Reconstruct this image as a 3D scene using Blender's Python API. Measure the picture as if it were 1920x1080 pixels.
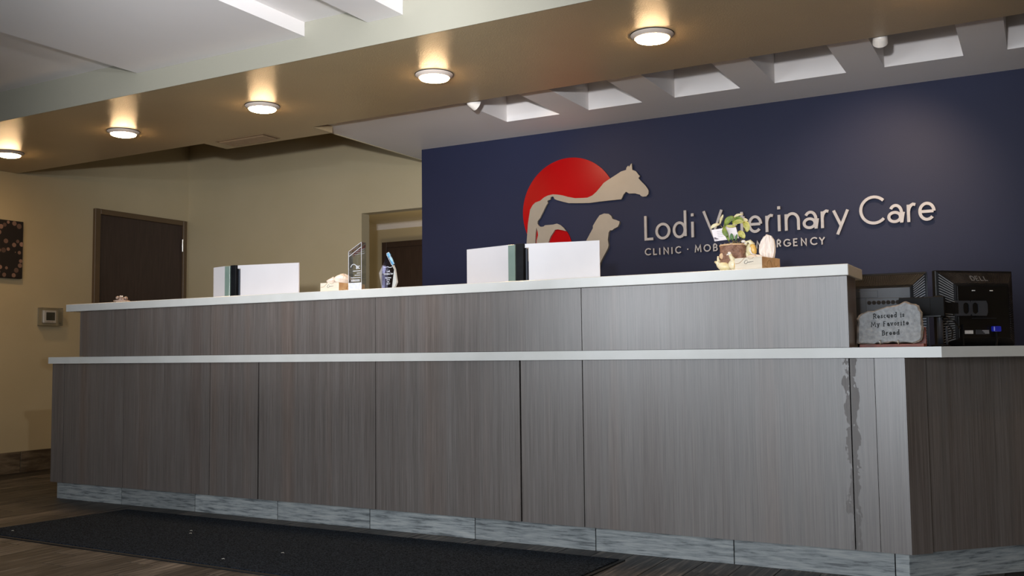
import bpy, bmesh, math, random
from mathutils import Vector, Matrix
random.seed(7)
for o in list(bpy.data.objects): bpy.data.objects.remove(o)
SC = bpy.context.scene
COL = SC.collection

# ------------------------------------------------------------------ camera
cam_d = bpy.data.cameras.new('camera'); cam = bpy.data.objects.new('camera', cam_d); COL.objects.link(cam)
cam_d.sensor_width = 36.0; cam_d.lens = 1797.15 / 1920 * 36.0
cam_d.clip_start = 0.05
def cam_matrix(yaw, pitch, roll, loc):
    f = Vector((math.sin(yaw)*math.cos(pitch), math.cos(yaw)*math.cos(pitch), math.sin(pitch)))
    r = Vector((math.cos(yaw), -math.sin(yaw), 0)); u = r.cross(f)
    r2 = r*math.cos(roll) + u*math.sin(roll); u2 = u*math.cos(roll) - r*math.sin(roll)
    M = Matrix((r2, u2, -f)).transposed().to_4x4(); M.translation = loc
    return M
cam.matrix_world = cam_matrix(math.radians(-28.9206), math.radians(3.8833), math.radians(-0.6488), Vector((0, -3.75, 0.8434)))
SC.camera = cam
# ------------------------------------------------------------------ world, lights, exposure
SC.view_settings.view_transform = 'Standard'; SC.view_settings.look = 'None'
SC.view_settings.gamma = 1.0; SC.view_settings.use_curve_mapping = False
SC.view_settings.exposure = 0.0
W = bpy.data.worlds.new('world'); SC.world = W; W.use_nodes = True
W.node_tree.nodes['Background'].inputs[0].default_value = (0.72, 0.83, 1.0, 1)
W.node_tree.nodes['Background'].inputs[1].default_value = 0.10
def lamp(name, kind, loc, energy, color, aim=None, **kw):
    d = bpy.data.lights.new(name, kind); d.energy = energy; d.color = color
    for k, v in kw.items(): setattr(d, k, v)
    o = bpy.data.objects.new(name, d); COL.objects.link(o); o.location = loc
    if aim is not None:
        o.rotation_euler = (Vector(aim) - Vector(loc)).to_track_quat('-Z', 'Y').to_euler()
    return o
# glazed entrance door behind the camera, daylight outside: sheen on the laminate
lamp('window_entrance', 'AREA', (-1.05, -7.3, 1.1), 40, (0.86, 0.93, 1.0), (-1.05, 0, 1.1), shape='RECTANGLE', size=2.4, size_y=2.2, spread=math.radians(80))
# side daylight, front left of the counter
lamp('window_daylight', 'AREA', (-3.1, -4.3, 1.3), 28, (0.88, 0.94, 1.0), (-2.2, 0.0, 0.5), shape='RECTANGLE', size=1.0, size_y=0.8, spread=math.radians(130))
# small bright strobe left of the camera, high up: throws the slab shadows on the ceiling
lamp('strobe_high', 'SPOT', (-1.552, -2.15, 1.888), 72, (0.86, 0.92, 1.0), (-3.1, -0.9, 2.37), spot_size=math.radians(80), spot_blend=0.5, shadow_soft_size=0.03)
# photographer's flash beside the camera, turned up at the ceiling: lights coffers, rear walls and signs from below
lamp('flash', 'SPOT', (-0.2, -3.95, 1.18), 380, (0.95, 0.96, 1.0), (-1.602, 1.673, 2.733), spot_size=math.radians(42), spot_blend=0.75, shadow_soft_size=0.05)
lamp('flash_left', 'SPOT', (-0.2, -3.95, 1.18), 760, (0.95, 0.96, 1.0), (-3.756, 0.769, 2.222), spot_size=math.radians(36), spot_blend=0.8, shadow_soft_size=0.05)
# the downlight row goes on to the right of the frame
for lx in (0.857, 2.01): lamp('downlight_lamp', 'AREA', (lx, 0.164, 2.19), 2.5, (1.0, 0.66, 0.34), (lx, 0.164, 0), shape='DISK', size=0.14)
# dim lamp in the corridor behind the opening
lamp('corridor_light', 'AREA', (-5.0, 3.6, 1.1), 6, (1.0, 0.82, 0.55), (-5.2, 3.9, 2.3), size=0.5)

# ------------------------------------------------------------------ materials
def lin(c):
    r = []
    for v in c:
        v /= 255.0
        r.append(v/12.92 if v <= 0.04045 else ((v+0.055)/1.055)**2.4)
    return (r[0], r[1], r[2], 1.0)
def newmat(name):
    m = bpy.data.materials.new(name); m.use_nodes = True
    n = m.node_tree.nodes; b = n['Principled BSDF']
    return m, m.node_tree, n, b, m.node_tree.links
def mat(name, c, rough=0.5, metal=0.0, spec=0.5, bump=None, vary=None, emit=None, scale=None):
    """bump=(noise scale, strength); vary=(noise scale, second colour)"""
    m, t, n, b, L = newmat(name)
    b.inputs['Base Color'].default_value = lin(c); b.inputs['Roughness'].default_value = rough
    b.inputs['Metallic'].default_value = metal; b.inputs['Specular IOR Level'].default_value = spec
    tc = n.new('ShaderNodeTexCoord'); mp = n.new('ShaderNodeMapping')
    L.new(tc.outputs['Object'], mp.inputs[0])
    if scale: mp.inputs['Scale'].default_value = scale
    if vary:
        t1 = n.new('ShaderNodeTexNoise'); t1.inputs['Scale'].default_value = vary[0]; t1.inputs['Detail'].default_value = 5
        r = n.new('ShaderNodeValToRGB'); r.color_ramp.elements[0].color = lin(c); r.color_ramp.elements[1].color = lin(vary[1])
        r.color_ramp.elements[0].position = 0.35; r.color_ramp.elements[1].position = 0.68
        L.new(mp.outputs[0], t1.inputs['Vector']); L.new(t1.outputs[0], r.inputs[0]); L.new(r.outputs[0], b.inputs['Base Color'])
    if bump:
        t2 = n.new('ShaderNodeTexNoise'); t2.inputs['Scale'].default_value = bump[0]; t2.inputs['Detail'].default_value = 4
        bp = n.new('ShaderNodeBump'); bp.inputs['Strength'].default_value = bump[1]; bp.inputs['Distance'].default_value = 0.01
        L.new(mp.outputs[0], t2.inputs['Vector']); L.new(t2.outputs[0], bp.inputs['Height']); L.new(bp.outputs[0], b.inputs['Normal'])
    if emit:
        b.inputs['Emission Color'].default_value = (emit[0], emit[1], emit[2], 1); b.inputs['Emission Strength'].default_value = emit[3]
    return m
M = {}
M['wall'] = mat('tan_wall_paint', (178, 164, 132), 0.55, bump=(180, 0.08), vary=(2.0, (183, 169, 138)))
M['soffit'] = mat('soffit_semi_gloss_paint', (172, 152, 118), 0.3, spec=0.6, bump=(150, 0.16), vary=(3.0, (166, 147, 114)))
M['ventpaint'] = mat('matt_vent_paint', (132, 112, 88), 0.8, spec=0.1, vary=(20, (126, 106, 82)))
M['fascia'] = mat('fascia_paint', (148, 145, 131), 0.5, bump=(180, 0.06))
M['white'] = mat('white_ceiling_paint', (234, 229, 226), 0.6, bump=(120, 0.04), vary=(1.2, (229, 224, 221)))
M['navy'] = mat('navy_wall_paint', (33, 37, 61), 0.55, spec=0.2, bump=(200, 0.06), vary=(1.5, (31, 35, 58)))
M['ledge'] = mat('white_solid_surface', (214, 213, 208), 0.3, vary=(9, (208, 207, 201)))
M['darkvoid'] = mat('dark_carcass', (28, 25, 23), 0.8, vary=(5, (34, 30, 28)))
M['grout'] = mat('grout', (30, 27, 25), 0.9, bump=(300, 0.2))
M['door'] = mat('dark_door_veneer', (52, 40, 35), 0.45, vary=(14, (62, 48, 42)), scale=(6, 6, 0.4))
M['doorframe'] = mat('brown_door_frame', (92, 74, 53), 0.5, vary=(4, (87, 70, 49)))
M['metal'] = mat('brushed_steel', (190, 188, 184), 0.3, metal=1.0, bump=(200, 0.05))
M['letter'] = mat('brushed_letter_metal', (158, 151, 147), 0.42, metal=0.3, bump=(260, 0.05), vary=(30, (150, 143, 139)))
M['beige'] = mat('beige_metal_silhouette', (152, 143, 130), 0.45, metal=0.2, vary=(8, (147, 138, 125)))
M['red'] = mat('gloss_red_acrylic', (158, 1, 7), 0.3, spec=0.15, vary=(3, (152, 1, 6)))
M['mat'] = mat('black_carpet', (7, 9, 13), 0.95, spec=0.1, bump=(420, 1.0), vary=(170, (66, 74, 85)))
M['matedge'] = mat('black_rubber_edge', (12, 13, 15), 0.6, bump=(100, 0.1))
M['trim'] = mat('white_lamp_trim', (196, 184, 174), 0.4, vary=(8, (190, 178, 168)))
M['lens'] = mat('lit_lens', (255, 245, 225), 0.4, emit=(1.0, 0.66, 0.34, 95.0), vary=(6, (255, 240, 220)))
M['white_plastic'] = mat('white_plastic', (226, 222, 216), 0.35, vary=(10, (220, 216, 210)))
M['panel_white'] = mat('white_screen_panel', (208, 204, 205), 0.35, vary=(5, (204, 200, 201)))
M['glass_green'] = mat('grey_green_post', (112, 130, 120), 0.2, vary=(12, (122, 138, 128)))
M['black'] = mat('black_plastic', (11, 12, 14), 0.55, spec=0.15, bump=(300, 0.06), vary=(12, (23, 24, 27)))
M['blackgloss'] = mat('black_gloss', (11, 11, 12), 0.4, spec=0.25, vary=(9, (15, 15, 16)))
M['slate'] = mat('slate_grey_plastic', (44, 49, 58), 0.45, vary=(14, (52, 57, 66)))
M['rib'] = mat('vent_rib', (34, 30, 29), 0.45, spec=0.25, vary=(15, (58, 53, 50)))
M['ribl'] = mat('lit_rib_and_name_grey', (96, 97, 100), 0.35, vary=(15, (110, 110, 112)))  # paler copy paints the light on one bevel's ribs; also colours the maker's name
M['blue'] = mat('blue_connector', (24, 34, 170), 0.35, vary=(40, (30, 44, 190)))
M['label'] = mat('white_label', (205, 208, 212), 0.5, vary=(60, (180, 184, 190)))
M['stone'] = mat('grey_stone', (150, 152, 154), 0.85, bump=(60, 0.8), vary=(70, (176, 178, 180)))
M['stonerim'] = mat('rough_broken_stone', (112, 108, 104), 0.9, bump=(50, 1.0), vary=(40, (166, 152, 138)))
M['ink'] = mat('black_engraving', (18, 18, 20), 0.7, vary=(40, (26, 26, 28)))
M['redwood'] = mat('red_brown_wood', (132, 54, 30), 0.45, vary=(20, (104, 40, 22)), scale=(2, 8, 8))
M['box'] = mat('cream_tissue_box', (226, 216, 198), 0.6, vary=(14, (216, 204, 184)), scale=(1, 1, 9))
M['boxside'] = mat('tan_tissue_box_side', (206, 172, 130), 0.6, vary=(18, (184, 142, 100)))
M['boxcurve'] = mat('brown_print', (150, 112, 62), 0.6, vary=(30, (160, 122, 70)))
M['tissue'] = mat('white_tissue', (238, 226, 216), 0.8, bump=(60, 0.2), vary=(10, (232, 218, 206)))
M['bark'] = mat('bark_brown_ceramic', (112, 78, 62), 0.6, bump=(70, 1.0), vary=(60, (150, 116, 98)))
M['barkrim'] = mat('pale_rim', (214, 186, 150), 0.6, vary=(50, (196, 160, 122)))
M['soil'] = mat('dry_soil_and_moss', (96, 84, 66), 0.95, bump=(90, 1.0), vary=(90, (150, 138, 108)))
M['duck'] = mat('pale_yellow_ceramic', (222, 210, 160), 0.3, vary=(30, (232, 226, 200)))
M['duckwing'] = mat('ochre_ceramic', (206, 162, 78), 0.35, vary=(40, (224, 188, 112)))
M['duckhead'] = mat('white_ceramic', (232, 228, 224), 0.3, vary=(60, (214, 206, 196)))
M['leaf'] = mat('green_leaf', (84, 108, 34), 0.5, vary=(60, (138, 152, 62)))
M['leafdark'] = mat('dark_green_leaf', (58, 98, 52), 0.5, vary=(50, (92, 128, 74)))
M['leafyel'] = mat('yellowing_leaf', (150, 150, 62), 0.5, vary=(50, (198, 190, 112)))
M['leafpale'] = mat('pale_dry_leaf', (222, 214, 178), 0.55, vary=(60, (196, 176, 120)))
M['stem'] = mat('brown_green_stem', (92, 88, 58), 0.7, vary=(50, (116, 104, 70)))
M['paper'] = mat('white_card', (236, 228, 230), 0.7, vary=(30, (230, 222, 224)))
M['greyink'] = mat('grey_print', (108, 98, 108), 0.7, vary=(80, (80, 72, 82)))
M['canvas_side'] = mat('dark_canvas_side', (20, 15, 13), 0.8, vary=(20, (26, 20, 17)))
M['lcd'] = mat('dark_lcd', (24, 26, 20), 0.25, vary=(40, (30, 33, 25)))
M['whitetext'] = mat('white_engraving_and_glint', (225, 225, 228), 0.6, vary=(60, (205, 205, 210)))
M['prism'] = mat('blue_facet', (60, 140, 190), 0.15, vary=(40, (150, 200, 225)))
M['pinkglass'] = mat('pinkish_glass', (150, 128, 116), 0.2, vary=(60, (190, 170, 158)))
M['lint'] = mat('white_lint', (215, 210, 200), 0.9, vary=(80, (200, 195, 185)))
M['ceiltan'] = mat('tan_upper_ceiling', (120, 106, 82), 0.7, vary=(2, (116, 102, 78)))

def clear(name, tint, gloss_rough=0.05, fac=0.12, alpha_tint=(0.92, 0.95, 0.95)):
    m, t, n, b, L = newmat(name); n.remove(b)
    tr = n.new('ShaderNodeBsdfTransparent'); tr.inputs[0].default_value = (*alpha_tint, 1)
    gl = n.new('ShaderNodeBsdfGlossy'); gl.inputs[0].default_value = lin(tint); gl.inputs['Roughness'].default_value = gloss_rough
    fr = n.new('ShaderNodeLayerWeight'); fr.inputs[0].default_value = 0.35
    ad = n.new('ShaderNodeMath'); ad.operation = 'ADD'; ad.inputs[1].default_value = fac; ad.use_clamp = True
    mu = n.new('ShaderNodeMath'); mu.operation = 'MULTIPLY'; mu.inputs[1].default_value = 0.6
    L.new(fr.outputs['Fresnel'], mu.inputs[0]); L.new(mu.outputs[0], ad.inputs[0])
    mx = n.new('ShaderNodeMixShader'); L.new(ad.outputs[0], mx.inputs[0]); L.new(tr.outputs[0], mx.inputs[1]); L.new(gl.outputs[0], mx.inputs[2])
    L.new(mx.outputs[0], n['Material Output'].inputs[0])
    return m
M['acrylic'] = clear('clear_acrylic', (235, 240, 242))
M['acrylic_dark'] = clear('smoky_acrylic', (200, 200, 215), 0.15, 0.06, (0.78, 0.78, 0.84))
M['lockbox'] = clear('clear_lockbox_plastic', (225, 225, 220), 0.25, 0.05, (0.985, 0.985, 0.98))
def frosted(name, c, w):
    m, t, n, b, L = newmat(name); b.inputs['Base Color'].default_value = lin(c); b.inputs['Roughness'].default_value = 0.4
    tr = n.new('ShaderNodeBsdfTransparent'); mx = n.new('ShaderNodeMixShader'); mx.inputs[0].default_value = w
    nz = n.new('ShaderNodeTexNoise'); nz.inputs['Scale'].default_value = 40
    rp = n.new('ShaderNodeValToRGB'); rp.color_ramp.elements[0].color = lin(c); rp.color_ramp.elements[1].color = lin([min(255, x*1.12) for x in c])
    L.new(nz.outputs[0], rp.inputs[0]); L.new(rp.outputs[0], b.inputs['Base Color'])
    L.new(tr.outputs[0], mx.inputs[1]); L.new(b.outputs[0], mx.inputs[2]); L.new(mx.outputs[0], n['Material Output'].inputs[0])
    return m
M['facet'] = frosted('frosted_facet', (205, 205, 200), 0.62)
M['facetdim'] = frosted('dim_frosted_facet', (190, 186, 184), 0.3)

def laminate(name, stain_x=None):
    m, t, n, b, L = newmat(name)
    tc = n.new('ShaderNodeTexCoord')
    def noise(scl, detail=4, rough=0.6):
        mp = n.new('ShaderNodeMapping'); mp.inputs['Scale'].default_value = scl; L.new(tc.outputs['Object'], mp.inputs[0])
        tx = n.new('ShaderNodeTexNoise'); tx.inputs['Scale'].default_value = 1.0; tx.inputs['Detail'].default_value = detail; tx.inputs['Roughness'].default_value = rough
        L.new(mp.outputs[0], tx.inputs['Vector']); return tx.outputs[0]
    fine = noise((260, 260, 3.0), 3, 0.7); mid = noise((42, 42, 0.35), 4); broad = noise((4.5, 4.5, 0.12), 3)
    def ramp(src, e):
        r = n.new('ShaderNodeValToRGB'); L.new(src, r.inputs[0])
        while len(r.color_ramp.elements) < len(e): r.color_ramp.elements.new(0.5)
        for el, (p, c) in zip(r.color_ramp.elements, e): el.position = p; el.color = lin(c)
        return r.outputs[0]
    cb = ramp(broad, [(0.3, (118, 107, 102)), (0.5, (126, 120, 117)), (0.7, (130, 117, 110))])
    def mix(mode, f, a, bb):
        x = n.new('ShaderNodeMix'); x.data_type = 'RGBA'; x.blend_type = mode; x.inputs[0].default_value = f
        L.new(a, x.inputs[6]); L.new(bb, x.inputs[7]); return x.outputs[2]
    c = mix('MULTIPLY', 1.0, cb, ramp(mid, [(0.3, (222, 220, 217)), (0.55, (240, 239, 238)), (0.75, (255, 255, 255))]))
    c = mix('MULTIPLY', 1.0, c, ramp(fine, [(0.35, (202, 199, 196)), (0.5, (230, 228, 226)), (0.68, (255, 253, 250))]))
    if stain_x is not None:
        sep = n.new('ShaderNodeSeparateXYZ'); L.new(tc.outputs['Object'], sep.inputs[0])
        d = n.new('ShaderNodeMath'); d.operation = 'SUBTRACT'; d.inputs[1].default_value = stain_x; L.new(sep.outputs[0], d.inputs[0])
        a = n.new('ShaderNodeMath'); a.operation = 'ABSOLUTE'; L.new(d.outputs[0], a.inputs[0])
        edge = noise((22, 22, 13), 3, 0.75)
        e2 = n.new('ShaderNodeMath'); e2.operation = 'MULTIPLY_ADD'; e2.inputs[1].default_value = 0.12; e2.inputs[2].default_value = -0.042; L.new(edge, e2.inputs[0])
        lt = n.new('ShaderNodeMath'); lt.operation = 'LESS_THAN'; L.new(a.outputs[0], lt.inputs[0]); L.new(e2.outputs[0], lt.inputs[1])
        s = n.new('ShaderNodeMath'); s.operation = 'MULTIPLY'; s.inputs[1].default_value = 0.14; L.new(lt.outputs[0], s.inputs[0])
        x = n.new('ShaderNodeMix'); x.data_type = 'RGBA'; x.blend_type = 'MIX'; L.new(s.outputs[0], x.inputs[0]); L.new(c, x.inputs[6])
        x.inputs[7].default_value = lin((58, 52, 52)); c = x.outputs[2]
        rr = n.new('ShaderNodeMath'); rr.operation = 'MULTIPLY_ADD'; rr.inputs[1].default_value = 0.2; rr.inputs[2].default_value = 0.36
        L.new(lt.outputs[0], rr.inputs[0]); L.new(rr.outputs[0], b.inputs['Roughness'])
    else:
        b.inputs['Roughness'].default_value = 0.33
    L.new(c, b.inputs['Base Color'])
    bp = n.new('ShaderNodeBump'); bp.inputs['Strength'].default_value = 0.08; bp.inputs['Distance'].default_value = 0.002
    L.new(fine, bp.inputs['Height']); L.new(bp.outputs[0], b.inputs['Normal'])
    b.inputs['Specular IOR Level'].default_value = 0.8
    return m
M['lam'] = laminate('striped_wood_laminate'); M['lamst'] = laminate('striped_wood_laminate_stained', 2.218)

def plank_mat(name, cols, grain, vec, rough, spread=0.6):
    """per-piece random tone plus streaky wood grain along vec"""
    m, t, n, b, L = newmat(name)
    tc = n.new('ShaderNodeTexCoord'); oi = n.new('ShaderNodeObjectInfo')
    mp = n.new('ShaderNodeMapping'); mp.inputs['Scale'].default_value = vec; L.new(tc.outputs['Object'], mp.inputs[0])
    ofs = n.new('ShaderNodeVectorMath'); ofs.operation = 'SCALE'; ofs.inputs[0].default_value = (31, 17, 23); L.new(oi.outputs['Random'], ofs.inputs['Scale'])
    ad = n.new('ShaderNodeVectorMath'); ad.operation = 'ADD'; L.new(mp.outputs[0], ad.inputs[0]); L.new(ofs.outputs[0], ad.inputs[1])
    t1 = n.new('ShaderNodeTexNoise'); t1.inputs['Scale'].default_value = grain; t1.inputs['Detail'].default_value = 7; t1.inputs['Roughness'].default_value = 0.65; t1.inputs['Distortion'].default_value = 0.25
    L.new(ad.outputs[0], t1.inputs['Vector'])
    r = n.new('ShaderNodeValToRGB'); L.new(t1.outputs[0], r.inputs[0])
    while len(r.color_ramp.elements) < len(cols): r.color_ramp.elements.new(0.5)
    for i, el in enumerate(r.color_ramp.elements): el.position = 0.36 + 0.28*i/(len(cols)-1); el.color = lin(cols[i])
    ml = n.new('ShaderNodeMath'); ml.operation = 'MULTIPLY_ADD'; ml.inputs[1].default_value = spread; ml.inputs[2].default_value = 1 - spread/2; L.new(oi.outputs['Random'], ml.inputs[0])
    mx = n.new('ShaderNodeMix'); mx.data_type = 'RGBA'; mx.blend_type = 'MULTIPLY'; mx.inputs[0].default_value = 1
    L.new(r.outputs[0], mx.inputs[6]); L.new(ml.outputs[0], mx.inputs[7]); L.new(mx.outputs[2], b.inputs['Base Color'])
    bp = n.new('ShaderNodeBump'); bp.inputs['Strength'].default_value = 0.15; bp.inputs['Distance'].default_value = 0.004
    L.new(t1.outputs[0], bp.inputs['Height']); L.new(bp.outputs[0], b.inputs['Normal'])
    b.inputs['Roughness'].default_value = rough
    return m
M['plank'] = plank_mat('wood_look_floor_tile', [(30, 27, 25), (62, 56, 51), (112, 104, 95)], 5.0, (13, 0.7, 13), 0.5, 1.15)
M['toe'] = plank_mat('grey_wood_look_tile', [(92, 96, 98), (132, 137, 138), (150, 154, 154), (164, 166, 164)], 9.0, (0.9, 0.9, 10), 0.45, 0.3)
M['basetile'] = plank_mat('dark_wood_look_tile', [(70, 58, 46), (92, 80, 64), (112, 98, 80)], 4.0, (1.6, 1.6, 9), 0.5, 0.4)

def canvas_print():
    m, t, n, b, L = newmat('printed_canvas')
    tc = n.new('ShaderNodeTexCoord'); mp = n.new('ShaderNodeMapping'); mp.inputs['Scale'].default_value = (0.01, 19, 19); L.new(tc.outputs['Object'], mp.inputs[0])
    v = n.new('ShaderNodeTexVoronoi'); v.inputs['Scale'].default_value = 1.0; v.inputs['Randomness'].default_value = 0.9; L.new(mp.outputs[0], v.inputs['Vector'])
    r = n.new('ShaderNodeValToRGB'); r.color_ramp.interpolation = 'CONSTANT'; L.new(v.outputs['Distance'], r.inputs[0])
    e = r.color_ramp.elements; e[0].position = 0; e[0].color = (1, 1, 1, 1); e[1].position = 0.36; e[1].color = (0, 0, 0, 1)
    r2 = n.new('ShaderNodeValToRGB'); L.new(v.outputs['Color'], r2.inputs[0])
    r2.color_ramp.elements[0].color = lin((52, 38, 35)); r2.color_ramp.elements[1].color = lin((150, 118, 104))
    x = n.new('ShaderNodeMix'); x.data_type = 'RGBA'; L.new(r.outputs[0], x.inputs[0]); x.inputs[6].default_value = lin((24, 16, 14)); L.new(r2.outputs[0], x.inputs[7])
    L.new(x.outputs[2], b.inputs['Base Color']); b.inputs['Roughness'].default_value = 0.6
    return m
M['print'] = canvas_print()

# ------------------------------------------------------------------ mesh helpers
class MB:
    def __init__(self, o=None):
        self.v = []; self.f = []; self.o = Vector((0, 0, 0))
        if o is not None: self.o = Vector(o.location)
    def add(self, vs, fs):
        k = len(self.v); self.v += [Vector(p) - self.o for p in vs]; self.f += [tuple(i+k for i in f) for f in fs]; return self
    def box(self, x0, x1, y0, y1, z0, z1, b=0.0):
        if b <= 0:
            return self.add([(x0,y0,z0),(x1,y0,z0),(x1,y1,z0),(x0,y1,z0),(x0,y0,z1),(x1,y0,z1),(x1,y1,z1),(x0,y1,z1)],
                            [(0,3,2,1),(4,5,6,7),(0,1,5,4),(1,2,6,5),(2,3,7,6),(3,0,4,7)])
        bm = bmesh.new(); bmesh.ops.create_cube(bm, size=1)
        for p in bm.verts: p.co = Vector(((x0+x1)/2+p.co.x*(x1-x0), (y0+y1)/2+p.co.y*(y1-y0), (z0+z1)/2+p.co.z*(z1-z0)))
        bmesh.ops.bevel(bm, geom=bm.edges[:], offset=b, segments=1, affect='EDGES', profile=0.5)
        bm.verts.index_update(); self.add([p.co[:] for p in bm.verts], [[q.index for q in f.verts] for f in bm.faces]); bm.free(); return self
    def obox(self, c, u, v, w, hu, hv, hw):
        """box centred at c with half extents along unit axes u, v, w"""
        c, u, v, w = map(Vector, (c, u, v, w)); vs = []
        for sz in (-1, 1):
            for sx, sy in ((-1,-1),(1,-1),(1,1),(-1,1)): vs.append(c + u*hu*sx + v*hv*sy + w*hw*sz)
        return self.add(vs, [(0,3,2,1),(4,5,6,7),(0,1,5,4),(1,2,6,5),(2,3,7,6),(3,0,4,7)])
    def prism(self, poly, a, b, axis='z'):
        """extrude a 2-D polygon between a and b along an axis; for 'y' the polygon is (x, z)"""
        n = len(poly)
        P = {'z': lambda p, h: (p[0], p[1], h), 'y': lambda p, h: (p[0], h, p[1]), 'x': lambda p, h: (h, p[0], p[1])}[axis]
        vs = [P(p, a) for p in poly] + [P(p, b) for p in poly]
        fs = [tuple(range(n)), tuple(range(2*n-1, n-1, -1))] + [(i, i+n, (i+1) % n + n, (i+1) % n) for i in range(n)]
        return self.add(vs, fs)
    def lathe(self, prof, c=(0,0,0), n=32, M3=None):
        """prof: list of (r, z); closed at both ends"""
        c = Vector(c); vs = []; fs = []
        for r, z in prof:
            for i in range(n):
                a = 2*math.pi*i/n; p = Vector((r*math.cos(a), r*math.sin(a), z)); vs.append(c + (M3 @ p if M3 else p))
        for k in range(len(prof)-1):
            for i in range(n): j = (i+1) % n; fs.append((k*n+i, k*n+j, (k+1)*n+j, (k+1)*n+i))
        fs.append(tuple(range(n-1, -1, -1))); fs.append(tuple((len(prof)-1)*n+i for i in range(n)))
        return self.add(vs, fs)
    def tube(self, pts, r, n=8):
        pts = [Vector(p) for p in pts]; rs = r if isinstance(r, (list, tuple)) else [r]*len(pts); vs = []; fs = []
        for k, p in enumerate(pts):
            t = (pts[min(k+1, len(pts)-1)] - pts[max(k-1, 0)]).normalized()
            a = t.orthogonal().normalized() if k == 0 else (a - t*a.dot(t)).normalized()
            b = t.cross(a)
            for i in range(n): q = 2*math.pi*i/n; vs.append(p + (a*math.cos(q) + b*math.sin(q))*rs[k])
        for k in range(len(pts)-1):
            for i in range(n): j = (i+1) % n; fs.append((k*n+i, k*n+j, (k+1)*n+j, (k+1)*n+i))
        fs.append(tuple(range(n-1, -1, -1))); fs.append(tuple((len(pts)-1)*n+i for i in range(n)))
        return self.add(vs, fs)
    def ball(self, c, r, n=14, m=9, M3=None):
        c = Vector(c); r = (r, r, r) if not isinstance(r, (list, tuple)) else r; vs = []; fs = []
        def put(p): p = Vector(p); vs.append(c + (M3 @ p if M3 else p))
        put((0, 0, -r[2]))
        for k in range(1, m):
            ph = -math.pi/2 + math.pi*k/m
            for i in range(n): a = 2*math.pi*i/n; put((r[0]*math.cos(ph)*math.cos(a), r[1]*math.cos(ph)*math.sin(a), r[2]*math.sin(ph)))
        put((0, 0, r[2]))
        for i in range(n): fs.append((0, 1+(i+1) % n, 1+i))
        for k in range(m-2):
            for i in range(n): j = (i+1) % n; fs.append((1+k*n+i, 1+k*n+j, 1+(k+1)*n+j, 1+(k+1)*n+i))
        for i in range(n): fs.append((1+(m-2)*n+i, 1+(m-2)*n+(i+1) % n, len(vs)-1))
        return self.add(vs, fs)
    def ribbon(self, pts, w, y0, y1, closed=False, fn=None):
        """flat stroke of width w along 2-D (x, z) points, extruded from y0 to y1; fn maps (x, y, z)"""
        P = [Vector((p[0], p[1])) for p in pts]; n = len(P); A = []; B = []
        for i in range(n):
            if closed: d0 = (P[i]-P[i-1]).normalized(); d1 = (P[(i+1) % n]-P[i]).normalized()
            else:
                d1 = (P[min(i+1, n-1)]-P[min(i, n-2)]).normalized(); d0 = (P[max(i, 1)]-P[max(i-1, 0)]).normalized()
            n0 = Vector((-d0.y, d0.x)); n1 = Vector((-d1.y, d1.x)); m = n0+n1
            if m.length < 1e-6: m = n0
            m.normalize(); k = min(1/max(m.dot(n1), 0.3), 2.2)
            A.append(P[i]+m*k*w/2); B.append(P[i]-m*k*w/2)
        vs = []
        for y in (y0, y1):
            for a in A: vs.append((a.x, y, a.y))
            for b in B: vs.append((b.x, y, b.y))
        if fn: vs = [fn(v) for v in vs]
        fs = []; N = 2*n
        for i in range(n if closed else n-1):
            j = (i+1) % n
            fs += [(i, j, n+j, n+i), (N+i, N+n+i, N+n+j, N+j), (i, N+i, N+j, j), (n+i, n+j, N+n+j, N+n+i)]
        if not closed: fs += [(0, n, N+n, N), (n-1, N+n-1, N+n+n-1, n+n-1)]
        return self.add(vs, fs)
    def build(self, name, m, parent=None, smooth=False):
        me = bpy.data.meshes.new(name); me.from_pydata([v[:] for v in self.v], [], self.f); me.validate()
        bm = bmesh.new(); bm.from_mesh(me); bmesh.ops.recalc_face_normals(bm, faces=bm.faces[:]); bm.to_mesh(me); bm.free()
        me.materials.append(m)
        if smooth:
            for p in me.polygons: p.use_smooth = True
        o = bpy.data.objects.new(name, me); COL.objects.link(o)
        if parent: o.parent = parent
        return o
def tag(o, label=None, cat=None, group=None, kind=None):
    if label: o['label'] = label
    if cat: o['category'] = cat
    if group: o['group'] = group
    if kind: o['kind'] = kind
    return o
def thing(name, label, cat, loc=(0,0,0), rz=0.0, group=None):
    o = bpy.data.objects.new(name, None); COL.objects.link(o); o.empty_display_size = 0.05
    o.location = loc; o.rotation_euler = (0, 0, rz); return tag(o, label, cat, group)
def struct(name, mb, m): return tag(mb.build(name, m), kind='structure')
def dup(o, parent=None):
    c = o.copy(); COL.objects.link(c); c.parent = parent
    for ch in list(o.children): dup(ch, c)
    return c

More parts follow.
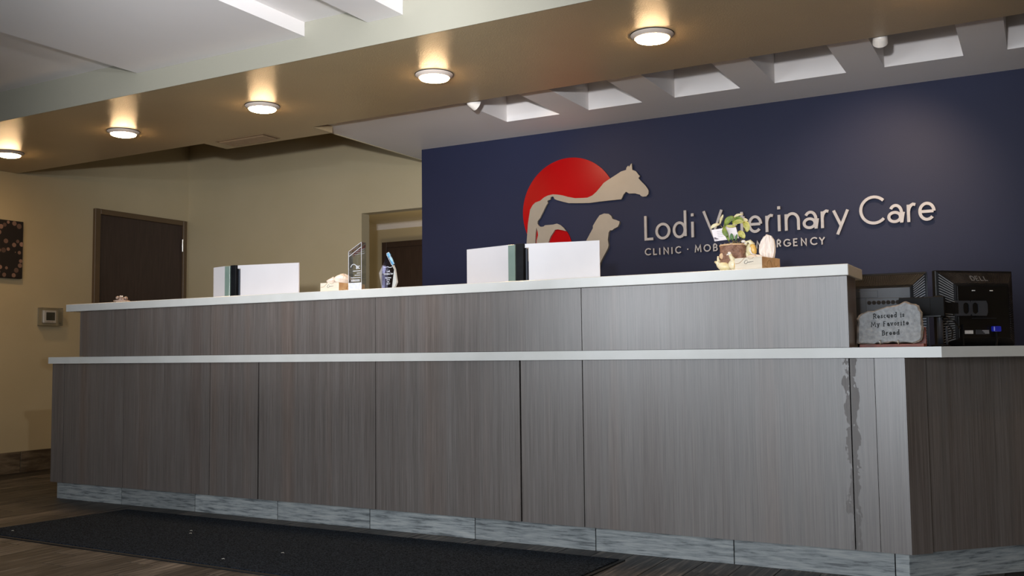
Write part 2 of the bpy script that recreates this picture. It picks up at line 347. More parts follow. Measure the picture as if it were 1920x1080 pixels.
# ------------------------------------------------------------------ stroke lettering
def arc(cx, cy, rx, ry, a0, a1, n=18):
    return [(cx+rx*math.cos(math.radians(a0+(a1-a0)*i/n)), cy+ry*math.sin(math.radians(a0+(a1-a0)*i/n))) for i in range(n+1)]
XH = 0.6
def ell(cx, cy, rx, ry, n=28): return ('c', arc(cx, cy, rx, ry, 0, 360*(n-1)/n, n-1))
k = 0.586
G = {
 'L': [[(0,1),(0,0),(1,0)]], 'o': [ell(.5,XH/2,.5,XH/2)], 'd': [ell(.48,XH/2,.48,XH/2), [(1,1.1),(1,.02)]],
 'i': [[(.5,0),(.5,XH)], ('dot', .5, .885)], 'V': [[(0,1),(.5,0),(1,1)]],
 'e': [[(.05,XH/2),(.96,XH/2)], arc(.5,XH/2,.5,XH/2,0,318,26)], 't': [[(.42,.84),(.42,0)], [(0,XH),(1,XH)]],
 'r': [[(0,0),(0,XH)], [(0,.34),(.12,.47),(.36,.57),(.65,.61),(1,.585)]],
 'n': [[(0,0),(0,XH)], [(0,.3)] + arc(.5,.33,.5,.28,170,0,12) + [(1,0)]],
 'a': [ell(.46,.175,.46,.175), [(1,.0),(1,.34)] + arc(.55,.34,.45,.27,0,148,12)],
 'y': [[(0,XH),(.5,.0)], [(1,XH),(.24,-.34)]], 'C': [arc(k,.5,k,.5,43,317,24)],
 'I': [[(.5,0),(.5,1)]], 'N': [[(0,0),(0,1),(1,0),(1,1)]], 'M': [[(0,0),(.1,1),(.5,.22),(.9,1),(1,0)]],
 'O': [ell(.5,.5,.5,.5)], 'B': [[(0,0),(0,1)], [(0,1),(.5,1)] + arc(.5,.76,.4,.24,90,-90,8) + [(0,.52)], [(.42,.52)] + arc(.52,.26,.48,.26,90,-90,8) + [(0,0)]],
 'E': [[(1,1),(0,1),(0,0),(1,0)], [(0,.52),(.88,.52)]], 'R': [[(0,0),(0,1)], [(0,1),(.5,1)] + arc(.5,.74,.45,.26,90,-90,8) + [(0,.48)], [(.45,.48),(1,0)]],
 'G': [arc(k,.5,k,.5,43,335,24) + [(1,.46),(.6,.46)]], 'Y': [[(0,1),(.5,.46),(1,1)], [(.5,.46),(.5,0)]], '.': [('dot', .5, .0)],
 'D': [[(0,0),(0,1)], [(0,1),(.4,1)] + arc(.4,.5,.6,.5,90,-90,14) + [(0,0)]],
 's': [arc(.5,.45,.45,.15,25,265,12)[:-1] + arc(.5,.15,.5,.15,85,-155,12)], 'c': [arc(k,XH/2,k,XH/2,45,315,18)],
 'u': [[(0,XH),(0,.2)] + arc(.5,.25,.5,.25,180,360,10) , [(1,XH),(1,0)]], 'F': [[(1,1),(0,1),(0,0)], [(0,.52),(.85,.52)]],
 'v': [[(0,XH),(.5,0),(1,XH)]], 'h': [[(0,0),(0,1.1)], [(0,.3)] + arc(.5,.33,.5,.28,170,0,12) + [(1,0)]],
 'g': [ell(.48,XH/2,.48,XH/2), [(1,XH),(1,-.05)] + arc(.52,-.08,.48,.24,0,-140,10)], 'f': [[(1,1.02),(.7,1.06),(.48,.96),(.42,.8),(.42,0)], [(0,XH),(.95,XH)]],
}
def letter(mb, ch, x0, x1, base, cap, sw, y0, y1, serif=0.0, fn=None):
    W_ = max(x1-x0-sw, 0.0); mx = lambda u: x0+sw/2+u*W_; mz = lambda v: base+sw/2+v*(cap-sw)
    for si, s in enumerate(G[ch]):
        y0 = y0 - 0.0003*min(si, 1)
        if s[0] == 'dot':
            cx, cz = mx(s[1]), (mz(s[2]) if s[2] else base+cap*0.5); h = sw*0.56
            mb.ribbon([(cx, cz-h), (cx, cz+h)], sw*1.05, y0, y1, fn=fn)
        elif s[0] == 'c': mb.ribbon([(mx(u), mz(v)) for u, v in s[1]], sw, y0, y1, True, fn=fn)
        else:
            q = [(mx(u), mz(v)) for u, v in s]
            if abs(q[0][1]-base-sw/2) < 1e-6 and abs(q[0][0]-q[1][0]) < 0.4*abs(q[0][1]-q[1][1]): q[0] = (q[0][0], base)
            if abs(q[-1][1]-base-sw/2) < 1e-6 and abs(q[-1][0]-q[-2][0]) < 0.4*abs(q[-1][1]-q[-2][1]): q[-1] = (q[-1][0], base)
            mb.ribbon(q, sw, y0, y1, fn=fn)
            if serif:
                for e, f in ((q[0], q[1]), (q[-1], q[-2])):
                    if abs(e[0]-f[0]) < 0.75*abs(e[1]-f[1]): mb.ribbon([(e[0]-serif, e[1]), (e[0]+serif, e[1])], sw*0.8, y0, y1, fn=fn)
WID = {'i': .16, 'M': .95, 'r': .4, 't': .46, 'f': .42, 'g': .5, 'h': .48, 'F': .52, 'B': .55, 'R': .6, 's': .36, 'e': .46, 'c': .42, 'a': .44, 'o': .48, 'd': .5, 'u': .5, 'v': .5, 'y': .52, 'D': .7, 'E': .58, 'L': .55, 'n': .48, 'V': .7, 'C': .7}
def text_line(mb, s, xc, base, cap, sw, y0, y1, serif=0.0, fn=None, gap=0.17, stretch=1.0):
    tot = sum((WID.get(c, .5) if c != ' ' else .34)*stretch + gap for c in s) - gap
    x = xc - tot*cap/2
    for c in s:
        w = (WID.get(c, .5) if c != ' ' else .34)*cap*stretch
        if c != ' ': letter(mb, c, x, x+w, base, cap, sw, y0, y1, serif, fn)
        x += w + gap*cap

# ================================================================== SETTING
XL = -6.697; ZS = 2.232; YB = 2.351; YN = 1.77
# floor: grout bed + wood-look planks running away from the counter
floor = struct('floor', MB().box(XL-0.1, 4.0, -7.5, 5.0, -0.06, -0.003), M['grout'])
pw, pl = 0.152, 0.61
pm = None
ix = 0; x = XL
while x < 0.3:
    off = (0, 0.2, 0.41)[ix % 3] + random.uniform(-.03, .03); y = -2.0 - off
    while y < 2.4:
        if not (x > -4.1 and y > 0.12) and not (-4.42 < x < -1.75 and y > -0.86 and y+pl < -0.12) and not (x > -4.2 and y+pl < -1.15 and x < -3.0 and False):
            if not (y+pl < -1.7):
                if pm is None:
                    pm = MB().box(0.0012, pw-0.0012, 0.0012, pl-0.0012, -0.008, 0, 0.001).build('plank', M['plank'], floor); o = pm
                else:
                    o = pm.copy(); COL.objects.link(o)
                o.location = (x, y, random.uniform(-0.0004, 0.0004))
        y += pl
    x += pw; ix += 1
# left wall with base tiles
wl = struct('wall_left', MB().box(XL-0.12, XL, -7.5, YB+0.10, 0, 2.95), M['wall'])
bb = tag(MB().box(XL, XL+0.004, -3.0, YB, 0, 0.152).build('baseboard_left', M['grout']), kind='structure')
y = -2.83; t0 = None
while y < 2.4:
    y1 = min(y+0.598, 1.357) if y < 1.357 else YB
    if y < 1.357 or y >= 2.31:
        MB().box(XL+0.002, XL+0.012, y+0.0015, y1-0.0015, 0.0, 0.155, 0.001).build('base_tile', M['basetile'], bb)
    y += 0.6
# rear tan wall with the opening
OX0, OX1, OZ = -4.742, -3.70, 1.975
struct('wall_back', MB().box(XL-0.12, OX0, YB, YB+0.10, 0, 2.95).box(OX0, OX1, YB, YB+0.10, OZ, 2.95).box(OX1, 4.0, YB, YB+0.10, 0, 2.95), M['wall'])
# navy feature wall
struct('wall_accent', MB().box(-3.762, 4.0, YN, YB-0.02, 0, 2.275), M['navy'])
struct('wall_right', MB().box(3.2, 3.3, -7.5, YB, 0, 2.95), M['wall'])
# ceilings
ceil = struct('ceiling', MB().box(XL, 3.2, -7.5, -0.345, 2.4086, 2.5), M['white'])
ceil2 = struct('ceiling_rear', MB().box(XL, -3.9, 0.5, YB, 2.9, 2.98), M['ceiltan'])
# soffit: plan outline with the deeper bay on the left, fascia in front
so = MB().prism([(XL,-0.345),(3.2,-0.345),(3.2,0.712),(-3.839,0.712),(-3.839,0.896),(-4.743,0.896),(-4.743,0.695),(XL,0.695)], ZS, 2.9).build('soffit', M['soffit'], ceil)
MB().box(XL, 3.2, -0.348, -0.3445, ZS, 2.4086).build('fascia', M['fascia'], ceil)
# dropped slabs between fascia and front
for x0, x1 in ((-4.127, -2.979), (-2.609, -2.415)):
    MB().box(x0, x1, -2.6, -0.3485, 2.3407, 2.4086).build('slab', M['white'], ceil)
# white reception ceiling with a row of square coffers
cz0, cz1 = 2.275, 3.3  # shafts made extra deep so light bounced upward is lost
cof = [(-2.853, -2.488), (-2.298, -1.960), (-1.765, -1.391), (-1.203, -0.835), (-0.648, -0.283), (-0.092, 0.28), (0.464, 0.83)]
cy0, cy1 = 0.80, 1.373
cm = MB()
cm.box(-3.958, 3.2, cy1, YN+0.002, cz0, cz0+0.02).box(-3.958, -3.762, YN, YB, cz0, cz0+0.02)
xs = [-3.958] + [v for c in cof for v in c] + [3.2]
for i in range(0, len(xs), 2): cm.box(xs[i], xs[i+1], 0.712, cy1, cz0, cz0+0.02)
for a, b in cof:
    cm.box(a, b, 0.712, cy0, cz0, cz0+0.02)
    cm.box(a-0.012, a, cy0, cy1, cz0+0.02, cz1).box(b, b+0.012, cy0, cy1, cz0+0.02, cz1)
    cm.box(a, b, cy1, cy1+0.012, cz0+0.02, cz1).box(a, b, cy0-0.012, cy0, cz0+0.02, cz1)
    MB().box(a, b, cy0, cy1, cz1, cz1+0.012).build('coffer_shade_cap', M['darkvoid'], ceil)  # unseen dark cap, added to soak up bounced light and keep coffers shaded
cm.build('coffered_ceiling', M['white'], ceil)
# side of the lowered ceiling facing the rear bay
MB().box(-3.962, -3.957, 0.9, YB, 2.27, 2.9).build('bulkhead', M['wall'], ceil)

# door in the left wall
d1 = tag(MB().box(XL+0.001, XL+0.012, 1.413, 2.272, 0.01, 2.009, 0.001).build('door_1', M['door']), kind='structure')
MB().box(XL-0.02, XL+0.03, 1.362, 1.413, 0, 2.053, 0.003).box(XL-0.02, XL+0.03, 2.272, 2.3135, 0, 2.053, 0.003).box(XL-0.02, XL+0.03, 1.413, 2.272, 2.010, 2.053, 0.003).build('door_frame', M['doorframe'], d1)
for z in (1.832, 1.03, 0.25):
    h = MB().lathe([(0.008,-0.056),(0.009,-0.053),(0.009,0.053),(0.008,0.056)], (XL+0.026, 2.266, z), 12)
    h.build('hinge', M['metal'], d1)
hd = MB().tube([(XL+0.01,1.48,0.98),(XL+0.06,1.48,0.98)], 0.011, 12).tube([(XL+0.06,1.475,0.98),(XL+0.06,1.59,0.98)], 0.009, 10); hd.build('door_handle', M['metal'], d1)

# corridor seen through the opening
HY = 4.4465
struct('wall_corridor', MB().box(-7.6, -3.0, HY, HY+0.1, 0, 2.4).box(-6.3, -6.16, YB+0.10, HY, 0, 2.4).box(-3.3, -3.2, YB+0.10, HY, 0, 2.4), M['wall'])
struct('ceiling_corridor', MB().box(-7.6, -3.0, YB+0.10, HY+0.1, 2.232, 2.3), M['wall'])
struct('lit_wall_band', MB().box(-6.16, -3.3, HY-0.02, HY, 2.164, 2.232), M['white'])  # white band painted in for the lit strip of wall below the ceiling
d2 = tag(MB().box(-6.01, -4.75, HY-0.03, HY-0.001, 0.01, 1.965, 0.002).build('door_2', M['door']), kind='structure')
MB().box(-6.07, -6.01, HY-0.045, HY, 0, 2.023, 0.002).box(-4.75, -4.69, HY-0.045, HY, 0, 2.023, 0.002).box(-6.01, -4.75, HY-0.045, HY, 1.965, 2.023, 0.002).build('door_frame', M['door'], d2)
cv = thing('air_vent', 'dark louvred air vent in the corridor ceiling beyond the opening', 'vent', (-5.28, 3.55, 2.232))
MB().box(-0.3, 0.3, -0.2, 0.2, -0.012, -0.001, 0.002).build('vent_plate', M['black'], cv)
for i in range(6): MB().obox((0, -0.155+0.062*i, -0.016), (1,0,0), (0,.8,.6), (0,-.6,.8), 0.27, 0.014, 0.001).build('louvre', M['doorframe'], cv)

# ================================================================== RECEPTION COUNTER
ct = thing('reception_counter', 'long reception counter with striped grey-brown laminate panels and grey tile toe kick', 'counter', (-2.85, 0.0, 0.0))
def cpart(mb, name, m, parent=None, **k): return tag(mb.build(name, m, parent or ct), **k)
PT, PB = 0.810, 0.104
edges = [-5.258, -5.146, -4.619, -3.937, -3.587, -2.831, -2.036, -1.732, -0.637, -0.549, -0.444]
gaps = {-3.587: 0.009, -2.036: 0.008, -5.146: 0.005, -0.549: 0.0018, -4.619: 0.003}
for a, b in zip(edges[:-1], edges[1:]):
    ga = gaps.get(a, 0.004)/2 if a != edges[0] else 0; gb = gaps.get(b, 0.004)/2 if b != edges[-1] else 0
    cpart(MB(ct).box(a+ga, b-gb, 0, 0.019, PB, PT), 'panel', M['lamst'] if a in (-1.732, -0.637) else M['lam'])
# carcass behind the panels and the angled return
S2 = math.sqrt(0.5)
cpart(MB(ct).prism([(-5.25,0.02),(-0.452,0.02),(0.95,1.42),(0.62,1.72),(-0.62,0.60),(-5.25,0.60)], 0.106, 0.808), 'carcass', M['darkvoid'])
U = Vector((S2, S2, 0)); NN = Vector((-S2, S2, 0)); Z = Vector((0, 0, 1)); P0 = Vector((-0.444, 0, 0))
def ret(t0, t1, d0, d1, z0, z1):
    return MB(ct).obox(P0 + U*(t0+t1)/2 + NN*(d0+d1)/2 + Z*(z0+z1)/2, U, NN, Z, (t1-t0)/2, (d1-d0)/2, (z1-z0)/2)
cpart(ret(0.0, 0.090, 0.0, 0.019, PB, PT), 'panel', M['lam'])
cpart(ret(0.0935, 0.95, 0.007, 0.026, PB+0.003, PT), 'panel', M['lam'])
cpart(ret(0.9535, 1.9, 0.007, 0.026, PB+0.003, PT), 'panel', M['lam'])
# toe kick tiles
cpart(MB(ct).box(-5.25, -0.47, 0.055, 0.09, 0.0, 0.106), 'toe_kick_backer', M['grout'])
tx = [-5.257, -4.682, -4.089, -3.494, -2.901, -2.303, -1.703, -1.106, -0.508, -0.455]
for a, b in zip(tx[:-1], tx[1:]): cpart(MB(ct).box(a+0.0018, b-0.0018 if b != tx[-1] else b, 0.045, 0.056, 0.0, 0.105, 0.0008), 'toe_tile', M['toe'])
for t0, t1 in ((0.0, 0.56), (0.5635, 1.16), (1.1635, 1.76)): cpart(ret(t0+0.02, t1+0.02, 0.040, 0.052, 0.0, 0.105), 'toe_tile', M['toe'])
# upper riser
uedges = [-5.012, -4.619, -3.937, -2.831, -1.732, -0.635]
for a, b in zip(uedges[:-1], uedges[1:]):
    ga = 0.0015 if a != uedges[0] else 0; gb = 0.0015 if b != uedges[-1] else 0
    cpart(MB(ct).box(a+ga, b-gb, 0.0, 0.019, 0.851, 1.119), 'riser_panel', M['lam'])
cpart(MB(ct).box(-5.005, -0.656, 0.0195, 0.183, 0.850, 1.1195), 'riser_core', M['darkvoid'])
cpart(MB(ct).box(-0.654, -0.635, 0.0195, 0.186, 0.851, 1.119), 'end_panel', M['lam'])
cpart(MB(ct).box(-5.012, -4.993, 0.0195, 0.186, 0.851, 1.119), 'end_panel', M['lam'])
# white work top (with angled return) and white transaction top
wt = thing('work_top', 'thin white work top running the whole counter length below the riser', 'countertop', (-2.85, 0.0, 0.811))
MB(wt).prism([(-5.272,-0.02),(-0.318,-0.02),(1.15,1.448),(0.75,1.74),(-0.62,0.72),(-5.272,0.72)], 0.811, 0.8495).build('slab', M['ledge'], wt)
tt = thing('transaction_top', 'narrow white raised counter top holding screens, awards and tissue boxes', 'countertop', (-2.85, 0.1, 1.12))
MB(tt).box(-5.118, -0.626, -0.02, 0.298, 1.12, 1.163, 0.002).build('slab', M['ledge'], tt)
TZ = 1.163; WZ = 0.8495

# floor mat
fm = thing('floor_mat', 'long black carpet mat on the wood floor in front of the counter', 'mat', (-3.0, -0.5, 0.0))
mp = [(-4.475,-0.082),(-1.515,-0.088),(-1.56,-0.955),(-4.60,-0.895)]
inn = [(-4.455,-0.10),(-1.535,-0.106),(-1.575,-0.937),(-4.575,-0.878)]
MB(fm).prism(mp, 0.0005, 0.005).build('rubber_border', M['matedge'], fm)
MB(fm).prism(inn, 0.0045, 0.0095).build('carpet_field', M['mat'], fm)
# pieces of lint
for i, (x, y) in enumerate(((-3.62, -0.42), (-3.57, -0.47), (-2.86, -0.62), (-4.42, -0.80), (-3.0, -0.82))):
    o = MB().tube([(x, y, 0.011), (x+0.008, y+0.004, 0.0125), (x+0.014, y+0.002, 0.011)], 0.0010, 5).build('lint', M['lint'])
    tag(o, ['white lint speck on mat, farther of the middle pair', 'white lint speck on mat, nearer of the middle pair', 'white lint thread near the front middle of the mat',
            'white lint speck at the left tip of the mat', 'white lint thread near the front edge of the mat'][i], 'lint', 'lint on the mat')

# ================================================================== CEILING FIXTURES
def make_downlight():
    t = thing('downlight', '', 'ceiling light', (0, 0, ZS), 0, 'round downlights along the soffit')
    MB().lathe([(0.092,-0.001),(0.095,-0.003),(0.094,-0.006),(0.080,-0.017),(0.076,-0.019),(0.0745,-0.018)], n=48).build('trim_ring', M['trim'], t, True)
    MB().lathe([(0.0742,-0.012),(0.0742,-0.020),(0.070,-0.025),(0.05,-0.031),(0.02,-0.033),(0.001,-0.0332)], n=48).build('lens', M['lens'], t, True)
    MB().lathe([(0.0935,0.0),(0.0965,0.0),(0.0965,-0.0015),(0.0935,-0.0015)], n=48).build('gasket', M['black'], t)
    return t
dl = make_downlight()
lab = ['lit round downlight at the right, nearest one fully in view', 'lit round downlight second from the right on the brown soffit', 'lit round downlight above the left end of the navy wall approach, middle of the row',
       'lit round downlight above the brown door, fourth from the right', 'lit round downlight cut by the left edge of the photo', 'lit round downlight beyond the top right edge, showing only as a glow']
lab[2] = 'lit round downlight in the middle of the row, beside the soffit vent'
for i in range(6):
    o = dl if i == 0 else dup(dl)
    o.location = (-1.445 - 1.1514*i if i < 5 else -0.294, 0.164 + 0.0097*(i if i < 5 else 0), ZS); o['label'] = lab[i]
# soffit vent grille
sv = thing('ceiling_vent', 'tan painted vent grille flush in the brown soffit near the rear bay', 'vent', (-4.423, 0.76, ZS))
MB().box(-0.21, 0.21, -0.075, 0.075, -0.003, -0.0005, 0.001).build('vent_frame', M['ventpaint'], sv)
for i in range(9): MB().obox((0, -0.056+0.014*i, -0.0075), (1,0,0), (0,.85,-.5), (0,.5,.85), 0.19, 0.006, 0.0006).build('slat', M['ventpaint'], sv)
# small spot heads by the coffers
def make_spot(loc, aim, label, energy):
    t = thing('spot_head', label, 'spotlight', loc, 0, 'white spot heads under the reception ceiling')
    d = (Vector(aim) - Vector(loc)).normalized(); R = Vector((0, 0, -1)).rotation_difference(d).to_matrix()
    MB().lathe([(0.030,0.0),(0.030,-0.012),(0.026,-0.018)], n=24).build('base', M['white_plastic'], t, False)
    c = Vector((0, 0, -0.022))
    MB().lathe([(0.020,0.012),(0.028,0.004),(0.031,-0.012),(0.033,-0.046),(0.029,-0.046),(0.027,-0.030)], c, 28, R).build('lamp_cup', M['white_plastic'], t)
    MB().lathe([(0.026,-0.028),(0.026,-0.033)], c, 20, R).build('bulb', M['spotlens'], t)
    lamp('spot_light', 'SPOT', Vector(loc)+c+d*0.075, energy, (1.0, 0.72, 0.46), aim, spot_size=math.radians(78), spot_blend=0.9, shadow_soft_size=0.02)
    return t
M['fillscreen'] = mat('screen_fill_glow', (20, 24, 30), 0.3, emit=(0.75, 0.85, 1.0, 1.6), vary=(6, (26, 30, 36)))  # unseen screen glow, added to brighten the ceiling and wall behind the counter
M['spotlens'] = mat('spot_lens', (255, 240, 215), 0.3, emit=(1.0, 0.75, 0.5, 3.0), vary=(20, (255, 235, 205)))
make_spot((-2.745, 0.765, 2.275), (-2.25, 1.77, 1.72), 'small white spot head left of the first coffer', 11)
make_spot((-0.583, 0.758, 2.275), (-0.75, 1.77, 1.60), 'small white spot head at the coffer on the right', 40)

# ================================================================== LEFT WALL PIECES
pc = thing('canvas_picture', 'dark canvas print of pale round slices hanging on the tan wall', 'picture', (XL, 0.47, 1.44))
MB(pc).box(XL+0.002, XL+0.035, 0.207, 0.734, 1.44, 1.867, 0.002).build('stretched_canvas', M['canvas_side'], pc)
MB(pc).box(XL+0.0352, XL+0.0365, 0.2105, 0.7314, 1.4425, 1.8644).build('print', M['print'], pc)
th = thing('thermostat', 'white thermostat inside a clear lock box on the tan wall', 'thermostat', (XL, 0.98, 1.092))
MB(th).box(XL+0.001, XL+0.028, 0.9215, 1.0302, 1.1136, 1.2106, 0.004).build('thermostat_body', M['white_plastic'], th)
MB(th).box(XL+0.0282, XL+0.0295, 0.943, 1.0166, 1.134, 1.196, 0.0004).build('screen', M['lcd'], th)
MB(th).box(XL+0.0285, XL+0.031, 0.945, 0.979, 1.1195, 1.1255, 0.0008).build('button', M['trim'], th)
MB(th).box(XL+0.0285, XL+0.031, 0.9855, 1.003, 1.1195, 1.1255, 0.0008).build('button', M['trim'], th)
lb = MB(th)
lb.box(XL+0.001, XL+0.06, 0.8866, 0.8905, 1.0923, 1.23).box(XL+0.001, XL+0.06, 1.0602, 1.0641, 1.0923, 1.23).box(XL+0.001, XL+0.06, 0.8905, 1.0602, 1.0923, 1.0962).box(XL+0.001, XL+0.06, 0.8905, 1.0602, 1.2262, 1.23)
lb.box(XL+0.058, XL+0.061, 0.8905, 1.0602, 1.0962, 1.2262); lb.build('lock_box', M['lockbox'], th)
MB(th).tube([(XL+0.02, 1.0641, 1.1136), (XL+0.02, 1.077, 1.1136)], 0.006, 12).build('lock', M['metal'], th)

# ================================================================== WALL SIGN
lg = thing('wall_logo', 'red disc with beige horse and dog silhouettes mounted on the navy wall', 'logo', (-2.55, YN, 1.42))
CX, CZ_, CR = -2.6199, 1.7553, 0.3356
HORSE = [(-2.932,1.441),(-2.924,1.560),(-2.919,1.612),(-2.913,1.679),(-2.904,1.731),(-2.895,1.776),(-2.876,1.804),(-2.857,1.820),(-2.821,1.828),(-2.792,1.848),(-2.763,1.858),(-2.727,1.862),(-2.692,1.857),(-2.658,1.849),(-2.621,1.836),(-2.569,1.823),(-2.517,1.820),(-2.484,1.819),(-2.450,1.830),(-2.422,1.850),(-2.401,1.871),(-2.385,1.887),(-2.371,1.902),(-2.347,1.915),(-2.316,1.931),(-2.279,1.949),(-2.252,1.963),(-2.219,1.969),(-2.216,1.983),(-2.204,1.995),(-2.199,1.985),(-2.194,1.993),(-2.181,2.007),(-2.178,1.965),(-2.160,1.958),(-2.147,1.945),(-2.135,1.927),(-2.129,1.923),(-2.132,1.917),(-2.139,1.910),(-2.116,1.883),(-2.094,1.859),(-2.079,1.837),(-2.074,1.824),(-2.076,1.806),(-2.090,1.792),(-2.112,1.792),(-2.125,1.798),(-2.131,1.806),(-2.163,1.817),(-2.203,1.820),(-2.222,1.833),(-2.239,1.817),(-2.249,1.798),(-2.254,1.788),(-2.336,1.788),(-2.417,1.786),(-2.468,1.784),(-2.519,1.787),(-2.615,1.795),(-2.657,1.808),(-2.699,1.822),(-2.717,1.831),(-2.724,1.847),(-2.734,1.849),(-2.744,1.844),(-2.747,1.829),(-2.763,1.827),(-2.769,1.820),(-2.764,1.810),(-2.778,1.792),(-2.801,1.752),(-2.823,1.715),(-2.841,1.697),(-2.843,1.681),(-2.834,1.667),(-2.820,1.658),(-2.799,1.658),(-2.788,1.666),(-2.730,1.666),(-2.702,1.670),(-2.677,1.659),(-2.653,1.638),(-2.637,1.617),(-2.660,1.624),(-2.699,1.633),(-2.717,1.631),(-2.731,1.611),(-2.746,1.593),(-2.757,1.571),(-2.763,1.556),(-2.776,1.433),(-2.842,1.436),(-2.851,1.566),(-2.839,1.606),(-2.842,1.629),(-2.851,1.655),(-2.857,1.614),(-2.860,1.567),(-2.869,1.438)]
DOG = [(-2.545,1.386),(-2.521,1.493),(-2.494,1.552),(-2.450,1.622),(-2.450,1.637),(-2.425,1.673),(-2.403,1.700),(-2.372,1.709),(-2.341,1.704),(-2.324,1.690),(-2.316,1.671),(-2.294,1.663),(-2.269,1.651),(-2.271,1.637),(-2.282,1.618),(-2.308,1.608),(-2.319,1.599),(-2.334,1.600),(-2.343,1.588),(-2.346,1.566),(-2.350,1.542),(-2.345,1.510),(-2.350,1.490),(-2.368,1.459),(-2.386,1.431),(-2.395,1.416),(-2.413,1.379)]
REDC = [(-2.396,1.850),(-2.452,1.808),(-2.519,1.803),(-2.617,1.812),(-2.688,1.837),(-2.727,1.853),(-2.750,1.848),(-2.765,1.839),(-2.781,1.812),(-2.821,1.756),(-2.861,1.700),(-2.854,1.668),(-2.815,1.647),(-2.730,1.653),(-2.692,1.652),(-2.661,1.633),(-2.639,1.617),(-2.620,1.585),(-2.609,1.553),(-2.598,1.425)]
a0 = math.degrees(math.atan2(1.922-CZ_, -2.329-CX))
red = arc(CX, CZ_, CR, CR, 265, a0, 60) + REDC
MB(lg).prism(red, YN-0.010, YN-0.001, 'y').build('red_disc', M['red'], lg)
MB(lg).prism(HORSE, YN-0.024, YN-0.0105, 'y').build('horse_silhouette', M['beige'], lg)
MB(lg).prism(DOG, YN-0.024, YN-0.001, 'y').build('dog_silhouette', M['beige'], lg)
ls = thing('wall_lettering', 'raised grey metal letters reading Lodi Veterinary Care on the navy wall', 'sign', (-1.28, YN, 1.43))
big = [('L',-2.1046,-2.0404),('o',-2.0338,-1.9383),('d',-1.9233,-1.8368),('i',-1.8081,-1.7917),('V',-1.738,-1.6141),('e',-1.6107,-1.5315),('t',-1.524,-1.478),('e',-1.4669,-1.3856),('r',-1.3666,-1.3154),('i',-1.2966,-1.2815),('n',-1.2573,-1.1728),('a',-1.1575,-1.077),('r',-1.0579,-1.0075),('y',-0.9959,-0.9051),('C',-0.8524,-0.7205),('a',-0.7094,-0.6293),('r',-0.61,-0.5583),('e',-0.5534,-0.4681)]
small = [('C',-2.1059,-2.0644),('L',-2.052,-2.0246),('I',-2.0143,-2.0048),('N',-1.986,-1.9525),('I',-1.9366,-1.9282),('C',-1.912,-1.8736),('.',-1.8384,-1.8291),('M',-1.791,-1.7491),('O',-1.7363,-1.6925),('B',-1.6788,-1.6508),('I',-1.6357,-1.6277),('L',-1.6133,-1.591),('E',-1.5783,-1.5529),('.',-1.5243,-1.5149),('E',-1.4838,-1.4589),('M',-1.4248,-1.3795),('E',-1.348,-1.3236),('R',-1.3069,-1.2813),('G',-1.2692,-1.2294),('E',-1.2144,-1.1871),('N',-1.1713,-1.1392),('C',-1.1207,-1.0799),('Y',-1.0734,-1.0384)]
for ch, x0, x1 in big:
    mb = MB(ls); letter(mb, ch, x0, x1, 1.519, 0.159, 0.0158, YN-0.030, YN-0.014); mb.build('letter', M['letter'], ls)
for ch, x0, x1 in small:
    mb = MB(ls); letter(mb, ch, x0, x1, 1.428, 0.0445, 0.0072, YN-0.026, YN-0.012); mb.build('small_letter', M['letter'], ls)
# ================================================================== SCREENS ON THE TOP
def make_screen(xa, xp, xr, zt, label):
    """two white boards meeting at a hinge post; xa, xp, xr are left end, post and right end"""
    yp = 0.035; T = thing('desk_screen', label, 'privacy screen', (xp, yp, TZ), 0, 'white folding screens on the transaction top')
    h = zt - TZ; w1 = xp - xa; w2 = xr - xp
    a1 = math.radians(13); a2 = math.radians(11)
    def board(x0, x1, ang, sgn):
        u = Vector((math.cos(ang)*1, sgn*math.sin(ang), 0)); v = Vector((-u.y, u.x, 0))
        return u, v
    u = Vector((-math.cos(a1), math.sin(a1), 0)); v = Vector((u.y, -u.x, 0))
    L1 = w1/math.cos(a1)
    MB().obox(u*(0.02+L1)/2+Z*h/2, u, v, Z, (L1-0.02)/2, 0.004, h/2).build('board', M['panel_white'], T)
    u2 = Vector((math.cos(a2), math.sin(a2), 0)); v2 = Vector((-u2.y, u2.x, 0)); L2 = w2/math.cos(a2); s0 = 0.062
    MB().obox(u2*(s0+0.014+L2)/2+Z*(h-0.018)/2, u2, v2, Z, (L2-s0-0.014)/2, 0.004, (h-0.018)/2).obox(u2*(s0-0.003+L2)/2+Z*(h-0.009), u2, v2, Z, (L2-s0+0.003)/2, 0.004, 0.009).build('board', M['panel_white'], T)
    MB().box(-0.018, 0.018, -0.012, 0.006, 0.0, h-0.002, 0.001).build('glass_post', M['glass_green'], T)
    MB().box(0.0185, 0.056, -0.006, 0.02, 0.0, h+0.001, 0.001).build('black_post', M['black'], T)
    MB().box(0.059, 0.068, 0.012, 0.02, 0.0, h-0.022, 0.0008).build('slot_insert', M['slate'], T)
    MB().box(-0.03, 0.09, -0.02, 0.05, 0.0, 0.004, 0.001).build('foot', M['ledge'], T)
    return T
make_screen(-3.985, -3.842, -3.418, 1.332, 'white hinged desk screen on the left part of the counter top')
make_screen(-2.366, -2.085, -1.690, 1.334, 'larger white hinged desk screen in front of the horse logo')

